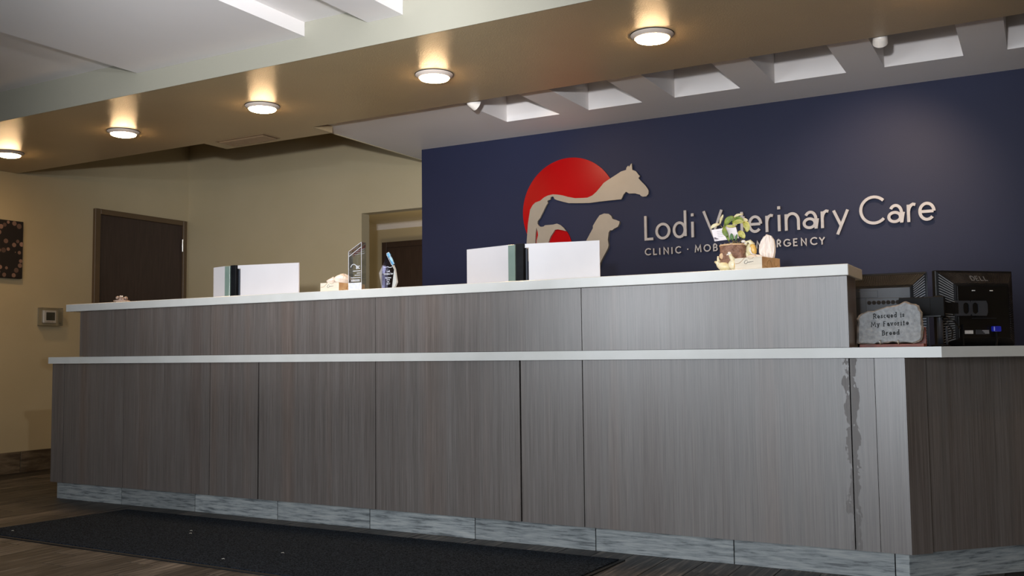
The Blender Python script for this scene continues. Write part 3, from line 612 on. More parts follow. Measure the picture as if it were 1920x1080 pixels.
# ================================================================== TISSUE BOXES
def tissue_mesh(mb, c, rx, ry, h, seed, peaks=3, lean=(0, 0)):
    rnd = random.Random(seed); n = 30; lv = [(0.0, 0.55), (0.18, 0.8), (0.45, 1.0), (0.75, 0.78), (0.92, 0.42), (1.0, 0.08)]
    ph = [rnd.uniform(0, 6.28) for _ in range(4)]; vs = []; fs = []
    for k, (z, r) in enumerate(lv):
        for i in range(n):
            a = 2*math.pi*i/n
            m = 1 + (0.20*math.cos(peaks*a+ph[0]) + 0.12*math.cos((peaks+2)*a+ph[1]+2*z))*(0.4+z) + rnd.uniform(-.03, .03)
            zz = z*h*(1 - 0.22*(1-math.cos(a*2+ph[2]))/2*(z > 0.3))
            vs.append((c[0]+lean[0]*z+rx*r*m*math.cos(a), c[1]+lean[1]*z+ry*r*m*math.sin(a), c[2]+zz))
    for k in range(len(lv)-1):
        for i in range(n): j = (i+1) % n; fs.append((k*n+i, k*n+j, (k+1)*n+j, (k+1)*n+i))
    fs.append(tuple((len(lv)-1)*n+i for i in range(n)))
    mb.add(vs, fs)
def make_tissue(loc, rz, label, w=0.116, d=0.225, h=0.048):
    T = thing('tissue_box', label, 'tissue box', loc, rz, 'tissue boxes on the transaction top')
    MB().box(0, w, 0, d, 0, h, 0.0008).build('carton', M['box'], T)
    MB().box(w+0.0002, w+0.0006, 0.002, d-0.002, 0.001, h-0.001).build('side_print', M['boxside'], T)
    side = lambda v: (w+0.0012+v[1], v[0], v[2]); q = d/0.225
    for pts, wd, f in (([(0.004,0.026),(0.018,0.027),(0.028,0.032),(0.037,0.040),(0.045,0.0475)], 0.0016, None), ([(0.06,0.045),(0.068,0.0415),(0.078,0.042),(0.086,0.0465)], 0.0012, None),
                       (arc(0.09*q,0.008,0.03*q,0.028,0,180,14), 0.0022, side), ([(0.03*q,0.012),(0.05*q,0.008),(0.07*q,0.006)], 0.002, side), ([(0.15*q,0.03),(0.155*q,0.018),(0.17*q,0.012),(0.19*q,0.02)], 0.002, side)):
        MB().ribbon(pts, wd, -0.0006, -0.0001, fn=f).build('curl_print', M['boxcurve'], T)
    sc = MB()
    sc.ribbon([(0.058,0.036),(0.054,0.038),(0.048,0.036),(0.044,0.030),(0.045,0.025),(0.050,0.0235),(0.056,0.026)], 0.0014, -0.0008, -0.0001)
    sc.ribbon([(0.056,0.026),(0.058,0.031),(0.061,0.028),(0.064,0.0305),(0.067,0.028),(0.070,0.031),(0.073,0.0285),(0.077,0.0305),(0.084,0.0305)], 0.0012, -0.0008, -0.0001)
    sc.build('script_print', M['ink'], T)
    return T
t1 = make_tissue((-3.222, 0.055, TZ), math.radians(2), 'tissue box with low crumpled tissue, partly behind the clear tower award')
mb = MB(); tissue_mesh(mb, (0.068, 0.11, 0.046), 0.036, 0.085, 0.056, 4, 2); tissue_mesh(mb, (0.035, 0.045, 0.046), 0.026, 0.03, 0.036, 9, 2, (0.012, 0)); mb.build('tissue', M['tissue'], t1, False)
t2 = make_tissue((-1.068, 0.028, TZ), math.radians(-14), 'tissue box with tall standing tissue beside the duck planter', 0.120, 0.15)
def sheet(mb, rows, y0, amp, base):
    """folded standing sheet: rows of (left, right, height) with zig-zag pleats"""
    n = 11; m_ = len(rows); vs = []; fs = []
    for s_ in (0, 1):
        for k_, (l, r, z) in enumerate(rows):
            for i in range(n):
                u_ = i/(n-1); pl = (abs(((u_*2.5+0.15*k_) % 1)-0.5)*2-0.5)*amp
                vs.append((l+(r-l)*u_, y0 + pl*(1-0.55*k_/(m_-1)) + (0.016*(1-k_/(m_-1)*0.7) if s_ else 0), base+z+0.002*math.sin(5*u_+k_)*(k_ > 0)))
    N = n*m_
    for k_ in range(m_-1):
        for i in range(n-1):
            a, b, c, d_ = k_*n+i, k_*n+i+1, (k_+1)*n+i+1, (k_+1)*n+i; fs += [(a, b, c, d_), (N+d_, N+c, N+b, N+a)]
    for k_ in range(m_-1): fs += [(k_*n, (k_+1)*n, N+(k_+1)*n, N+k_*n), (k_*n+n-1, N+k_*n+n-1, N+(k_+1)*n+n-1, (k_+1)*n+n-1)]
    for i in range(n-1): fs += [(i, N+i, N+i+1, i+1), ((m_-1)*n+i, (m_-1)*n+i+1, N+(m_-1)*n+i+1, N+(m_-1)*n+i)]
    mb.add(vs, fs)
mb = MB(); sheet(mb, [(0.076,0.134,0.0),(0.066,0.136,0.022),(0.070,0.135,0.045),(0.080,0.131,0.068),(0.092,0.120,0.088),(0.101,0.108,0.094)], 0.075, 0.022, 0.047)
tissue_mesh(mb, (0.06, 0.06, 0.046), 0.034, 0.03, 0.018, 5, 2); mb.build('tissue', M['tissue'], t2)
# ================================================================== AWARDS
a1 = thing('award_tower', 'tall clear acrylic tower award with slanted top and white base', 'award', (-2.965, 0.030, TZ), 0)
tw = [(-0.041,0.0),(0.041,0.0),(0.041,0.236),(-0.041,0.192)]
MB().prism(tw, -0.018, 0.018, 'y').build('acrylic_block', M['acrylic'], a1)
MB().box(-0.0405, 0.0405, -0.0186, -0.0181, 0.0, 0.036).build('white_foot_print', M['whitetext'], a1)
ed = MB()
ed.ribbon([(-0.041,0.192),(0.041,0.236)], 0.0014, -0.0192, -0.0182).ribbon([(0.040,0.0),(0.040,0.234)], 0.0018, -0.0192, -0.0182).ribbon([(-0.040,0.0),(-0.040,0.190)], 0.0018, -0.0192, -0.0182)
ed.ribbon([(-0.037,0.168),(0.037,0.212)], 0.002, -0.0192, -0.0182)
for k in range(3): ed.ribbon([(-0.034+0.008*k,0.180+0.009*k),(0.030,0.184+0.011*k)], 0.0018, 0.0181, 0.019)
ed.build('edge_glint', M['whitetext'], a1)  # white strips paint the glints along the acrylic edges
tb = MB(); tb.prism([(-0.039,0.170),(0.036,0.212),(0.036,0.228),(-0.039,0.190)], 0.0192, 0.0194, 'y'); tb.build('bronze_facet', M['redwood'], a1)
tx_ = MB()
for q, (ch, xx) in enumerate((('B', 0.012), ('C', 0.024))):
    letter(tx_, ch, -0.004+xx, 0.007+xx, 0.104, 0.016, 0.0028, -0.0192, -0.0182)
for q, (xa, xb, zz) in enumerate(((-0.012,0.034,0.094),(0.012,0.034,0.083),(-0.002,0.034,0.073),(-0.024,0.034,0.061),(-0.024,0.03,0.050),(-0.024,0.03,0.044))): tx_.ribbon([(xa,zz),(xb,zz)], 0.0028, -0.0192, -0.0182)
tx_.ribbon(arc(-0.008,0.110,0.018,0.018,20,170,14), 0.0025, -0.0192, -0.0182)
tag(tx_.build('engraving', M['whitetext'], a1), 'white engraved initials and lines')
a2 = thing('award_diamond', 'pointed faceted acrylic award with white engraved text and blue tip facets', 'award', (-2.775, 0.035, TZ), 0)
PX = lambda px, py: ((px-741.5)*0.00227, (538.5-py)*0.00232)
body = [PX(*q) for q in ((727,538.5),(752,538.5),(759,498),(756,490),(744,468),(740,464),(729,490),(727,505))]
MB().prism(body, -0.012, 0.012, 'y').build('acrylic_body', M['acrylic_dark'], a2)
def facet(pts, name, m, y0=-0.0125, y1=0.0): MB().prism([PX(*q) for q in pts], y0, y1, 'y').build(name, m, a2)
facet([(728.5,489),(719,505),(726,537),(727.5,538.5),(723.5,520)], 'left_facet', M['facetdim'])
facet([(753,538.5),(760,536),(765,526),(760,498),(759,499)], 'right_facet', M['facet'])
facet([(756,490),(760,498),(759,499),(752.5,488)], 'rim_facet', M['facet'], -0.0145)
facet([(740,466),(745,462.5),(749,468),(747.5,476)], 'tip_facet', M['prism'], -0.0135, -0.007)
facet([(748,477),(751,472),(758.5,487),(754.5,490)], 'tip_facet', M['prism'], -0.0135, -0.007)
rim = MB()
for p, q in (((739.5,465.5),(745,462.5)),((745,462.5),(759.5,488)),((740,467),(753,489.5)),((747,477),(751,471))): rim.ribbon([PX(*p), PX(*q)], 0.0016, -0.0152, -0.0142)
rim.build('edge_glint', M['whitetext'], a2)  # white strips painted on as glints around the tip
tx_ = MB()
tx_.ribbon([PX(730.5,492.5), PX(735,494), PX(741,493)], 0.0014, -0.0135, -0.0125).ribbon([PX(741,492.5), PX(748,494.8), PX(754.5,493.5)], 0.0022, -0.0135, -0.0125)
for s, px, py, cap in (('Lodi',743.8,504.3,0.0095),('Veterinary Care',743.8,509.4,0.0092),('Large Business',743.6,517.2,0.0066),('of the',743.6,521.3,0.0066),('Year',743.6,525.6,0.0066)):
    ok = s
    xc, zc = PX(px, py); text_line(tx_, ok, xc, zc, cap, cap*0.14, -0.0135, -0.0125, gap=0.13, stretch=0.85 if len(s) < 8 else 0.62)
xc, zc = PX(743.6, 530)
for i_, dg in enumerate(('2', '0', '1', '7')):
    gx = xc - 0.0105 + 0.0056*i_; seg = {'2': [(0,.006),(.0035,.006),(.0035,.0035),(0,.0),(.0038,.0)], '0': [(0,0),(.0038,0),(.0038,.006),(0,.006),(0,0)], '1': [(.002,.006),(.002,0)], '7': [(0,.006),(.0038,.006),(.001,0)]}[dg]
    tx_.ribbon([(gx+p, zc+q) for p, q in seg], 0.001, -0.0135, -0.0125)
tag(tx_.build('engraving', M['whitetext'], a2), 'white engraved lines of text')

# ================================================================== SMALL ORNAMENT
og = thing('glass_ornament', 'small pinkish beaded glass ornament at the far left of the counter top', 'ornament', (-4.70, 0.04, TZ))
MB().lathe([(0.03,0.0),(0.042,0.004),(0.046,0.012),(0.040,0.014),(0.028,0.008)], n=20).build('dish', M['pinkglass'], og, True)
mb = MB(); rn = random.Random(3)
for i in range(11): mb.ball((rn.uniform(-.038,.038), rn.uniform(-.02,.02), rn.uniform(.014,.03)), rn.uniform(.007,.012), 8, 6)
mb.build('beads', M['pinkglass'], og, True)
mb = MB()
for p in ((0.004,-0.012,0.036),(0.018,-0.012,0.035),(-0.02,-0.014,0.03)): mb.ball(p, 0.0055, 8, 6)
mb.build('highlight_bead', M['white_plastic'], og, True)  # white balls added as painted highlights on the glass

# ================================================================== DUCK PLANTER
PXP = lambda px, py: ((px-1377)*0.00218, 0.0205+(501-py)*0.00218)
pt = thing('duck_planter', 'bark-brown ceramic planter with pale yellow ducks and a leafy plant', 'planter', (-1.121, 0.215, TZ))
pr = []; 
for k_, (r, z) in enumerate(((0.052,0.0),(0.056,0.012),(0.058,0.05),(0.0575,0.08),(0.0585,0.102),(0.0545,0.104),(0.051,0.098),(0.05,0.088))): pr.append((r*1.03, z*1.17))
pot = MB().lathe(pr, n=40)
rn = random.Random(5)
for v in pot.v:
    a = math.atan2(v.y, v.x); f = 1 + 0.03*math.sin(7*a) + 0.02*math.sin(17*a+1) + rn.uniform(-.008, .008); v.x *= f; v.y *= f
pot.build('pot', M['bark'], pt, True)
MB().lathe([(0.053,0.118),(0.057,0.1245),(0.0618,0.122),(0.0613,0.1175)], n=40).build('rim', M['barkrim'], pt, True)
MB().lathe([(0.052,0.106),(0.051,0.114),(0.03,0.121),(0.001,0.124)], n=24).build('soil', M['soil'], pt, True)
nb = MB().ball((0,0,0), (0.011,0.004,0.0125), 10, 7, None)
for v in nb.v: v += Vector((*[PXP(1358.5, 476)[0]], -0.046, PXP(1358.5, 476)[1]))
nb.build('knot', M['barkrim'], pt, True)
def P3(px, py, y): q = PXP(px, py); return (q[0], y, q[1])
# front duck: body along the base, neck up, head turned left
dk = MB()
dk.ball(P3(1383.5, 494.5, -0.066), (0.022, 0.02, 0.022), 16, 10)
dk.tube([P3(1384,486,-0.068), P3(1380,480,-0.072), P3(1378.5,475,-0.074)], [0.012, 0.0078, 0.007], 12)
fd = dk.build('front_duck', M['duck'], pt, True)
MB().ball(P3(1377.5, 473.5, -0.075), (0.0088, 0.008, 0.0085), 12, 8).tube([P3(1375,474,-0.077), P3(1372.5,476.5,-0.079)], [0.0042, 0.0018], 8).build('duck_head', M['duckhead'], fd, True)
MB().ball(P3(1374.8, 473.0, -0.0828), 0.0016, 6, 5).build('eye', M['black'], fd, True)
MB().ball(P3(1390, 496, -0.076), (0.012, 0.012, 0.016), 12, 8).build('wing', M['duckwing'], fd, True)
# left duck: long low body with raised tail
dk = MB()
dk.ball(P3(1364, 497, -0.05), (0.031, 0.024, 0.019), 18, 10, Matrix.Rotation(math.radians(14), 3, 'Y'))
dk.tube([P3(1354,494,-0.045), P3(1349,488,-0.042), P3(1344,486,-0.04)], [0.013, 0.008, 0.004], 10)
dk.tube([P3(1353,492,-0.03), P3(1349,482,-0.028), P3(1348.5,475,-0.026)], [0.011, 0.006, 0.0035], 10)
dk.build('side_duck', M['duck'], pt, True)
# rear right duck: tall arched body leaning over the rim
dk = MB()
dk.ball(P3(1411, 466, -0.006), (0.0225, 0.026, 0.032), 18, 10)
dk.ball(P3(1406, 474, 0.0), (0.022, 0.024, 0.022), 16, 10)
dk.tube([P3(1416,458,-0.02), P3(1410,450.5,-0.024), P3(1404.5,452,-0.026), P3(1402.5,457,-0.027)], [0.012, 0.0095, 0.0075, 0.006], 12)
rd = dk.build('rear_duck', M['duck'], pt, True)
MB().ball(P3(1417.5, 466, -0.03), (0.014, 0.012, 0.024), 14, 9, Matrix.Rotation(math.radians(-14), 3, 'Y')).build('wing', M['duckwing'], rd, True)
MB().tube([P3(1413.5,462,-0.04), P3(1413.2,469,-0.044), P3(1416,475,-0.043), P3(1423,476.5,-0.036)], [0.0035,0.004,0.0038,0.0025], 8).build('wing_edge', M['duckhead'], rd, True)
MB().ball(P3(1399, 449.5, -0.03), (0.0095, 0.007, 0.0065), 12, 8).tube([P3(1402,453.5,-0.033), P3(1406,455,-0.035)], [0.004, 0.002], 8).build('duck_head', M['duckhead'], rd, True)
MB().ball(P3(1408.3, 453.5, -0.0345), (0.0034,0.0015,0.0022), 8, 6).build('eye', M['black'], rd, True)
# stems and leaves
st = [[(1377,458,0.0),(1374,440,-0.005),(1371,424,-0.01),(1369,417,-0.012)], [(1380,458,0.005),(1379,436,0.0),(1379.5,418,-0.006)], [(1382,458,0.0),(1384,440,0.0),(1383.5,420,-0.004)],
      [(1385,458,0.004),(1395,436,0.0),(1402,420,-0.004)], [(1372,456,0.0),(1366,444,0.002),(1359,424,0.0),(1352,414,-0.002)], [(1378,458,0.01),(1377,444,-0.012)], [(1386,456,-0.01),(1392,446,-0.012)], [(1352,412,-0.002),(1355,402,0),(1357,396,0.002)]]
for s in st: MB().tube([P3(*q) for q in s], 0.0016, 6).build('stem', M['stem'], pt, True)
def leaf(spine, width, m, cup=0.25, prof=None, face=(0, -1, 0)):
    """curved blade along a spine of (px, py, depth) points"""
    P = [Vector(P3(*q)) for q in spine]; n = 9; pts = []
    for i in range(n):
        t = i/(n-1)*(len(P)-1); a = min(int(t), len(P)-2); pts.append(P[a].lerp(P[a+1], t-a))
    for _ in range(2): pts = [pts[0]] + [(pts[i-1]+pts[i]*2+pts[i+1])/4 for i in range(1, n-1)] + [pts[-1]]
    F = Vector(face); vs = []; fs = []
    for i, p in enumerate(pts):
        t = i/(n-1); w = width*(math.sin(math.pi*min(t*0.92+0.04, 1))**0.75)
        tg = (pts[min(i+1, n-1)]-pts[max(i-1, 0)]).normalized(); s = tg.cross(F).normalized(); f2 = s.cross(tg).normalized()
        for q in (-1, -0.5, 0, 0.5, 1): vs.append(p + s*w*q + f2*(abs(q)**1.4)*w*cup + f2*0.0015*math.sin(9*t+3*q))
    for i in range(n-1):
        for j in range(4): fs.append((i*5+j, i*5+j+1, (i+1)*5+j+1, (i+1)*5+j))
    o = MB().add(vs, fs).build('leaf', m, pt, True)
    sm = o.modifiers.new('thickness', 'SOLIDIFY'); sm.thickness = 0.0008
    return o
leaf([(1352,412,-0.01),(1345,413,-0.02),(1339,416,-0.022),(1334,419.5,-0.02)], 0.0075, M['leafpale'])
leaf([(1350,411,0.0),(1353,402,0.004),(1357,393,0.0)], 0.006, M['leafpale'], 0.6)
leaf([(1361,417,-0.01),(1367,408,-0.018),(1374,403,-0.02),(1380,400,-0.018)], 0.013, M['leaf'])
leaf([(1377,402,-0.01),(1386,397,-0.014),(1398,396,-0.01)], 0.0045, M['leafpale'], 0.5)
leaf([(1377,411,-0.02),(1386,407,-0.026),(1394,406,-0.03),(1400,411,-0.03)], 0.013, M['leaf'], 0.4)
leaf([(1379,417,-0.03),(1386,412,-0.034),(1394,411,-0.036),(1402,413,-0.034)], 0.0095, M['leafyel'], 0.4)
leaf([(1396,408,-0.02),(1403,408,-0.024),(1408,410,-0.022)], 0.007, M['leafpale'], 0.4)
leaf([(1398,412,-0.02),(1405,416,-0.03),(1408.5,423,-0.032),(1406,432,-0.03)], 0.0135, M['leafyel'], 0.35)
leaf([(1388,430,-0.02),(1394,433,-0.03),(1399,438,-0.03),(1401,444,-0.028)], 0.0125, M['leafyel'], 0.4)
leaf([(1363.5,418,-0.035),(1364,426,-0.043),(1367,434,-0.042),(1371,439,-0.038)], 0.0105, M['leaf'], 0.3)
leaf([(1378,446,-0.03),(1378,440,-0.036),(1377,433,-0.036)], 0.0085, M['leafdark'], 0.35)
leaf([(1385,419,-0.02),(1378,419.5,-0.03),(1371,418.5,-0.03),(1366,417,-0.03)], 0.005, M['leafyel'], 0.5)
leaf([(1372,447,-0.03),(1370,441,-0.034),(1366,437,-0.034)], 0.006, M['leaf'], 0.35)
leaf([(1384,447,-0.03),(1386,441,-0.034),(1387,435,-0.03)], 0.005, M['leafdark'], 0.35)
mb = MB(); rn = random.Random(11)
for i in range(26):
    a = rn.uniform(0, 6.28); r = rn.uniform(0.005, 0.04); x, y = r*math.cos(a), r*math.sin(a); h = rn.uniform(0.008, 0.022)
    mb.tube([(x, y, 0.117), (x+rn.uniform(-.008,.008), y+rn.uniform(-.008,.008), 0.117+h*0.7), (x+rn.uniform(-.018,.018), y+rn.uniform(-.012,.012), 0.117+h)], 0.0009, 4)
tag(mb.build('dry_moss', M['soil'], pt), kind='stuff')
for o in bpy.data.objects:
    r = o
    while r.parent: r = r.parent
    if r is pt and o.type == 'MESH':
        for v in o.data.vertices: v.co.z = max(v.co.z, 0.0006)
cd = thing('note_card', 'small white printed card stuck among the plant leaves', 'card', (-1.121, 0.215, TZ))
q4 = [PXP(*q) for q in ((1341,445),(1389,442),(1383,418),(1335.5,422.5))]
MB().prism(q4, -0.016, -0.0152, 'y').build('card', M['paper'], cd)
mb = MB()
for i in range(4): mb.ribbon([PXP(1346+i*0.7, 426.5+3.4*i), PXP(1357+i*0.6, 425.8+3.4*i)], 0.0009, -0.0164, -0.0161)
mb.prism([PXP(*q) for q in ((1340.3,441),(1351,441.5),(1341,436.5))], -0.0164, -0.0161, 'y')
mb.ribbon([PXP(1341,443), PXP(1347,442.6)], 0.002, -0.0164, -0.0161)
mb.build('print', M['greyink'], cd)

# ================================================================== MONITORS, ARM, STONE
def make_monitor(loc, rz, label, kind):
    T = thing('monitor', label, 'monitor', loc, rz, 'black monitors on the work top, backs to the room')
    w, h = 0.374, 0.308
    MB().box(-w/2, w/2, 0.0, 0.022, 0, h, 0.003).build('front_bezel', M['blackgloss'], T)
    MB().box(-w/2+0.018, w/2-0.018, 0.0221, 0.0235, 0.018, h-0.018).build('screen', M['fillscreen'], T)
    # bevelled back: outer rectangle to inner raised rectangle (back faces -y)
    ox, oz0, oz1 = w/2-0.004, 0.004, h-0.004; ix_, iz0, iz1 = w/2-0.062, 0.030, h-0.062; dp = -0.042
    vs = [(-ox,0,oz0),(ox,0,oz0),(ox,0,oz1),(-ox,0,oz1),(-ix_,dp,iz0),(ix_,dp,iz0),(ix_,dp,iz1),(-ix_,dp,iz1)]
    MB().add(vs, [(0,1,2,3),(4,7,6,5),(0,4,5,1),(1,5,6,2),(2,6,7,3),(3,7,4,0)]).build('back_shell', M['black'], T)
    # vent ribs on the top and side bevels
    rb = MB(); n = 46
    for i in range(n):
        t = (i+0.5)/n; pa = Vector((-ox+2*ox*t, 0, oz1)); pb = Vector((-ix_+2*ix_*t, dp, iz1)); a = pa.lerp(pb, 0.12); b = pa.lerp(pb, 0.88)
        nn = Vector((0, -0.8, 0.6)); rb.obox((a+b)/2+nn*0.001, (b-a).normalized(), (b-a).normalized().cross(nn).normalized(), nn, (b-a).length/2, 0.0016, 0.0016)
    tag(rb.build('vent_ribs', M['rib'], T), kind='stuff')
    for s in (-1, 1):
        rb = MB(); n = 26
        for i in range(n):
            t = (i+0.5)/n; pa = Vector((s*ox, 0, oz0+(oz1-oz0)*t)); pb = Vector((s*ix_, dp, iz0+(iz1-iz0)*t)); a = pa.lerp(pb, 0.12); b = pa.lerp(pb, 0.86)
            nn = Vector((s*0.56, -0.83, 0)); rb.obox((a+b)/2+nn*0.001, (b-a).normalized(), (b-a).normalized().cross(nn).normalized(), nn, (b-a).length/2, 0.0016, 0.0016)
        tag(rb.build('vent_ribs', M['ribl'] if (kind == 1) == (s == 1) else M['rib'], T), kind='stuff')  # ribs on the bevel that catches the light are painted paler
    if kind == 1:
        MB().box(-ix_, ix_-0.004, dp-0.002, dp, 0.035, iz1-0.002, 0.001).build('back_cover', M['slate'], T)
        MB().box(-0.10, -0.004, dp-0.004, dp-0.0021, 0.205, 0.234, 0.0008).build('hatch', M['slate'], T)
        MB().box(-0.052, 0.085, dp-0.0085, dp-0.0021, 0.125, 0.202, 0.0015).build('port_panel', M['slate'], T)
        for i in range(7):
            mbp = MB().lathe([(0.0085,0.0),(0.0085,0.004),(0.006,0.0045)], (-0.038+0.0185*i, dp-0.0086, 0.183), 14, Matrix.Rotation(math.radians(90), 3, 'X')); mbp.build('port', M['darkvoid'], T)
    else:
        MB().box(-ix_+0.004, ix_-0.004, dp-0.002, dp, 0.034, iz1-0.004, 0.001).build('back_cover', M['blackgloss'], T)
        for xx in (-0.045, 0.04): MB().box(xx-0.008, xx+0.008, dp-0.0032, dp-0.0021, 0.222, 0.226, 0.0004).build('latch', M['label'], T)
        MB().box(-0.058, 0.06, dp-0.0034, dp-0.0021, 0.112, 0.1135).build('groove', M['slate'], T)
        MB().box(-0.095, -0.055, dp-0.0032, dp-0.0021, 0.050, 0.064, 0.0003).build('sticker', M['label'], T)
        lr = MB().box(-0.042, 0.022, dp-0.0032, dp-0.0021, 0.048, 0.066, 0.0003); lr.build('rating_label', M['slate'], T)
        lt = MB()
        for i in range(3): lt.box(0.0-0.006*i, 0.02, dp-0.0036, dp-0.0033, 0.0515+0.005*i, 0.0535+0.005*i)
        lt.build('label_print', M['label'], T)
        MB().box(0.03, 0.066, dp-0.022, dp-0.0021, 0.058, 0.080, 0.003).build('connector', M['blue'], T)
        MB().tube([(0.048, dp-0.012, 0.058), (0.048, dp-0.014, 0.03), (0.046, dp-0.010, 0.0)], 0.0045, 8).build('cable', M['blackgloss'], T)
        MB().tube([(-0.106, dp-0.006, 0.088), (-0.108, dp-0.008, 0.045), (-0.106, dp-0.006, 0.0)], 0.003, 8).build('cable', M['blackgloss'], T)
        # maker's name on the top bevel
        nm = MB(); mid = Vector((0, dp*0.5-0.0032, (oz1+iz1)/2)); bev = Vector((0, dp, iz1-oz1)).normalized(); up = -bev; nn = Vector((0, -0.8, 0.6))
        fnb = lambda v: tuple(mid + Vector((1,0,0))*v[0] + up*v[2] + nn*(-v[1]))
        text_line(nm, 'DELL', 0.0, -0.013, 0.026, 0.0042, -0.001, 0.001, fn=fnb, gap=0.16, stretch=1.1)
        nm.build('maker_name', M['ribl'], T)
    return T
MR = math.radians(44)
mc = Vector((-0.37, 0.455, 0)) + Vector((math.cos(MR), math.sin(MR), 0))*0.187
make_monitor((mc.x, mc.y, WZ+0.0), MR, 'black monitor seen from behind at the right, blue plug below', 2)
make_monitor((-0.597, 0.545, WZ+0.004), math.radians(4), 'black monitor seen from behind, left one partly hidden by the grey stone', 1)
ar = thing('monitor_stand', 'black dual monitor stand with round pole between the two monitors', 'stand', (-0.352, 0.36, WZ))
MB().lathe([(0.035,0.0),(0.035,0.006),(0.012,0.010)], n=24).build('base', M['black'], ar)
MB().lathe([(0.0115,0.006),(0.0115,0.198),(0.009,0.200)], n=20).build('pole', M['slate'], ar, True)
MB().lathe([(0.017,0.115),(0.018,0.118),(0.018,0.196),(0.016,0.2)], n=20).build('collar', M['black'], ar, True)
MB().box(-0.145, 0.02, -0.024, 0.03, 0.118, 0.196, 0.002).build('left_arm', M['black'], ar)
MB().box(-0.145, -0.03, -0.026, -0.0242, 0.128, 0.192, 0.0006).build('arm_cover', M['black'], ar)
MB().box(-0.06, 0.006, -0.028, -0.02, 0.118, 0.121).build('lower_strip', M['slate'], ar)
MB().box(-0.14, -0.10, 0.028, 0.14, 0.125, 0.18, 0.002).build('left_mount', M['black'], ar)
u = Vector((math.cos(MR), math.sin(MR), 0)); v = Vector((-u.y, u.x, 0))
pc_ = Vector((mc.x-ar.location.x, mc.y-ar.location.y, 0)) - v*0.058 - u*0.075
pl_ = MB(); q0 = pc_ - u*0.062 + Z*0.152; 
# plate with two oval holes: built as frame strips around the ovals
def oval_plate():
    mbx = MB(); hw, hh = 0.080, 0.030; ov = [(-0.022, 0.0), (0.022, 0.0)]
    F = lambda s, t, d: pc_ + u*s + Z*(0.152+t) - v*d
    # outer outline split in two halves, each a ring around one oval
    for sx in (-1, 1):
        n_ = 24; inner = []; outer = []
        cx_ = sx*0.022
        for i in range(n_):
            a = 2*math.pi*i/n_; ca, sa = math.cos(a), math.sin(a)
            inner.append((cx_+0.0145*ca, 0.009*(1 if sa > 0 else -1)*(abs(sa) > 1e-6)+0.0135*sa))
            x0_, x1_ = (cx_-0.0, 0) ; l, r = (-hw, 0.0) if sx < 0 else (0.0, hw)
            k_ = min(((r-cx_)/ca if ca > 1e-6 else (l-cx_)/ca if ca < -1e-6 else 1e9), (hh/abs(sa) if abs(sa) > 1e-6 else 1e9)); outer.append((cx_+ca*k_, sa*k_))
        vs = [F(*p, 0.0) for p in inner] + [F(*p, 0.0) for p in outer] + [F(*p, 0.004) for p in inner] + [F(*p, 0.004) for p in outer]
        fs = []
        for i in range(n_):
            j = (i+1) % n_; fs += [(i, j, n_+j, n_+i), (2*n_+i, 3*n_+i, 3*n_+j, 2*n_+j), (i, 2*n_+i, 2*n_+j, j), (n_+i, n_+j, 3*n_+j, 3*n_+i)]
        mbx.add(vs, fs)
    return mbx
oval_plate().build('right_plate', M['slate'], ar)
MB().obox(pc_+Z*0.152+v*0.008, u, v, Z, 0.07, 0.008, 0.026).build('right_arm', M['blackgloss'], ar)
MB().obox((pc_-u*0.08)/2+Z*0.152, (pc_-u*0.05).normalized(), Z.cross((pc_-u*0.05).normalized()), Z, (pc_-u*0.05).length/2, 0.008, 0.022).build('link_arm', M['black'], ar)
MB().obox(pc_+u*0.06+v*0.012+Z*0.152, u, v, Z, 0.03, 0.004, 0.035).build('mount_plate', M['black'], ar)
MB().tube([(0.01,-0.012,0.11),(0.03,-0.02,0.09),(0.045,-0.01,0.06),(0.04,0.01,0.03)], 0.003, 8).tube([(0.014,0.0,0.12),(0.05,-0.01,0.10),(0.07,0.02,0.07)], 0.003, 8).build('cable', M['blackgloss'], ar, True)
MB().tube([(0.024,-0.008,0.0),(0.024,-0.008,0.08)], 0.004, 8).build('cable_rod', M['slate'], ar, True)

sd = thing('plaque_stand', 'red-brown wooden stand under the grey stone plaque', 'stand', (-0.515, 0.155, WZ))
MB().box(-0.105, 0.125, -0.02, 0.035, 0.0, 0.012, 0.001).build('wood_base', M['redwood'], sd)
MB().box(0.088, 0.128, 0.03, 0.05, 0.0, 0.075, 0.001).build('wood_upright', M['redwood'], sd)
MB().box(-0.09, -0.06, 0.03, 0.05, 0.0, 0.075, 0.001).build('wood_upright', M['redwood'], sd)
for xx in (-0.028, 0.036): MB().tube([(xx,-0.010,0.010),(xx,-0.028,0.012),(xx,-0.032,0.020),(xx,-0.028,0.026)], 0.0028, 8).build('chrome_clip', M['metal'], sd, True)
so_ = thing('stone_plaque', 'grey stone slab engraved Rescued is My Favorite Breed, beside the riser end', 'plaque', (-0.515, 0.15, WZ+0.0185))
tr = lambda cx_, cy_: (1580+cx_/6.3556, 490+cy_/6.3529)
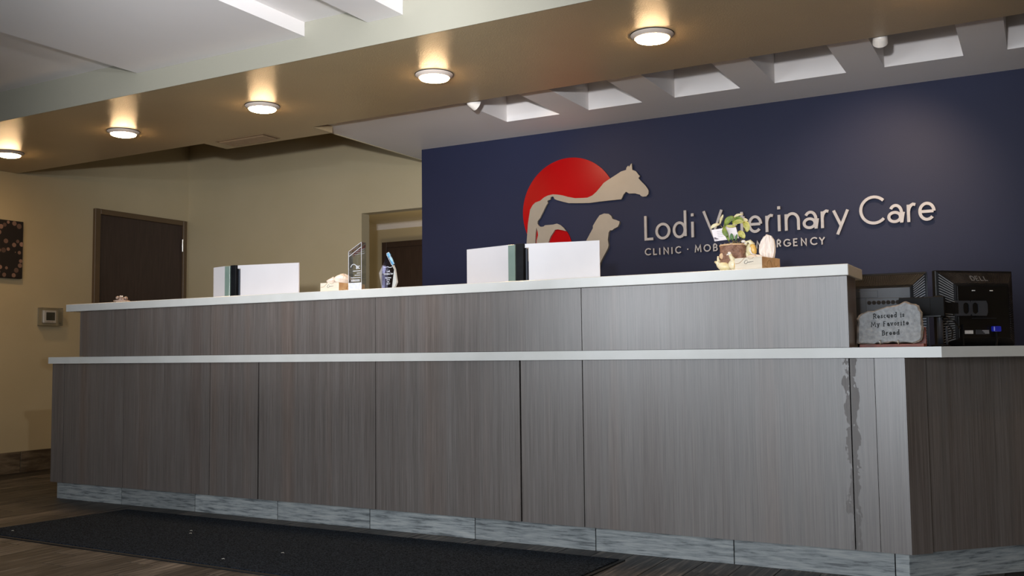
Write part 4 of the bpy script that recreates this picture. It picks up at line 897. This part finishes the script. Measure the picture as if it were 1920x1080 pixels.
outl = [(170,960),(185,800),(200,700),(185,660),(205,625),(235,600),(330,565),(400,568),(470,545),(560,520),(640,510),(700,500),(760,470),(795,465),(830,480),(905,500),(935,515),(950,560),(975,600),(970,660),(975,740),(985,800),(970,880),(955,930),(920,950),(860,968),(780,955),(690,960),(620,945),(560,955),(480,965),(420,955),(380,975),(280,965)]
def ST(cx_, cy_):
    px, py = tr(cx_, cy_); return ((px-1669)*0.001893, (641.5-py)*0.00202-0.0045)
poly = [ST(*q) for q in outl]
cxm = sum(p[0] for p in poly)/len(poly); czm = sum(p[1] for p in poly)/len(poly)
rn = random.Random(2)
def densify(pl2):
    o2 = []
    for i in range(len(pl2)):
        a, b = pl2[i], pl2[(i+1) % len(pl2)]; o2 += [a, ((a[0]+b[0])/2+rn.uniform(-.0012,.0012), (a[1]+b[1])/2+rn.uniform(-.0012,.0012))]
    return o2
poly = densify(poly); n = len(poly)
ins = lambda p, s: (cxm+(p[0]-cxm)*s+rn.uniform(-.0012,.0012), czm+(p[1]-czm)*s+rn.uniform(-.0008,.0008))
inner = [ins(p, 0.94) for p in poly]
MB().prism(inner, -0.0125, 0.010, 'y').build('face', M['stone'], so_)
vs = [(p[0], -0.0118, p[1]) for p in inner] + [(p[0], -0.006+rn.uniform(-.002,.002), p[1]) for p in poly] + [(p[0], 0.012, p[1]) for p in poly] 
fs = [(i, (i+1) % n, n+(i+1) % n, n+i) for i in range(n)] + [(n+i, n+(i+1) % n, 2*n+(i+1) % n, 2*n+i) for i in range(n)] + [tuple(2*n+i for i in range(n))]
MB().add(vs, fs).build('broken_edge', M['stonerim'], so_)
for s, cx_, cb, cap_, st_ in (('Rescued is', 580, 655, 0.0186, 1.0), ('My Favorite', 588, 752, 0.0186, 1.0), ('Breed', 596, 862, 0.0186, 1.05)):
    mb = MB(); xc, zc = ST(cx_, cb)
    sl = 0.035
    text_line(mb, s, xc, zc, cap_, 0.0027, -0.0135, -0.0124, serif=0.0026, fn=lambda v, xc=xc: (v[0], v[1], v[2]+sl*(v[0]-xc)), gap=0.2, stretch=st_)
    mb.build('engraved_line', M['ink'], so_)
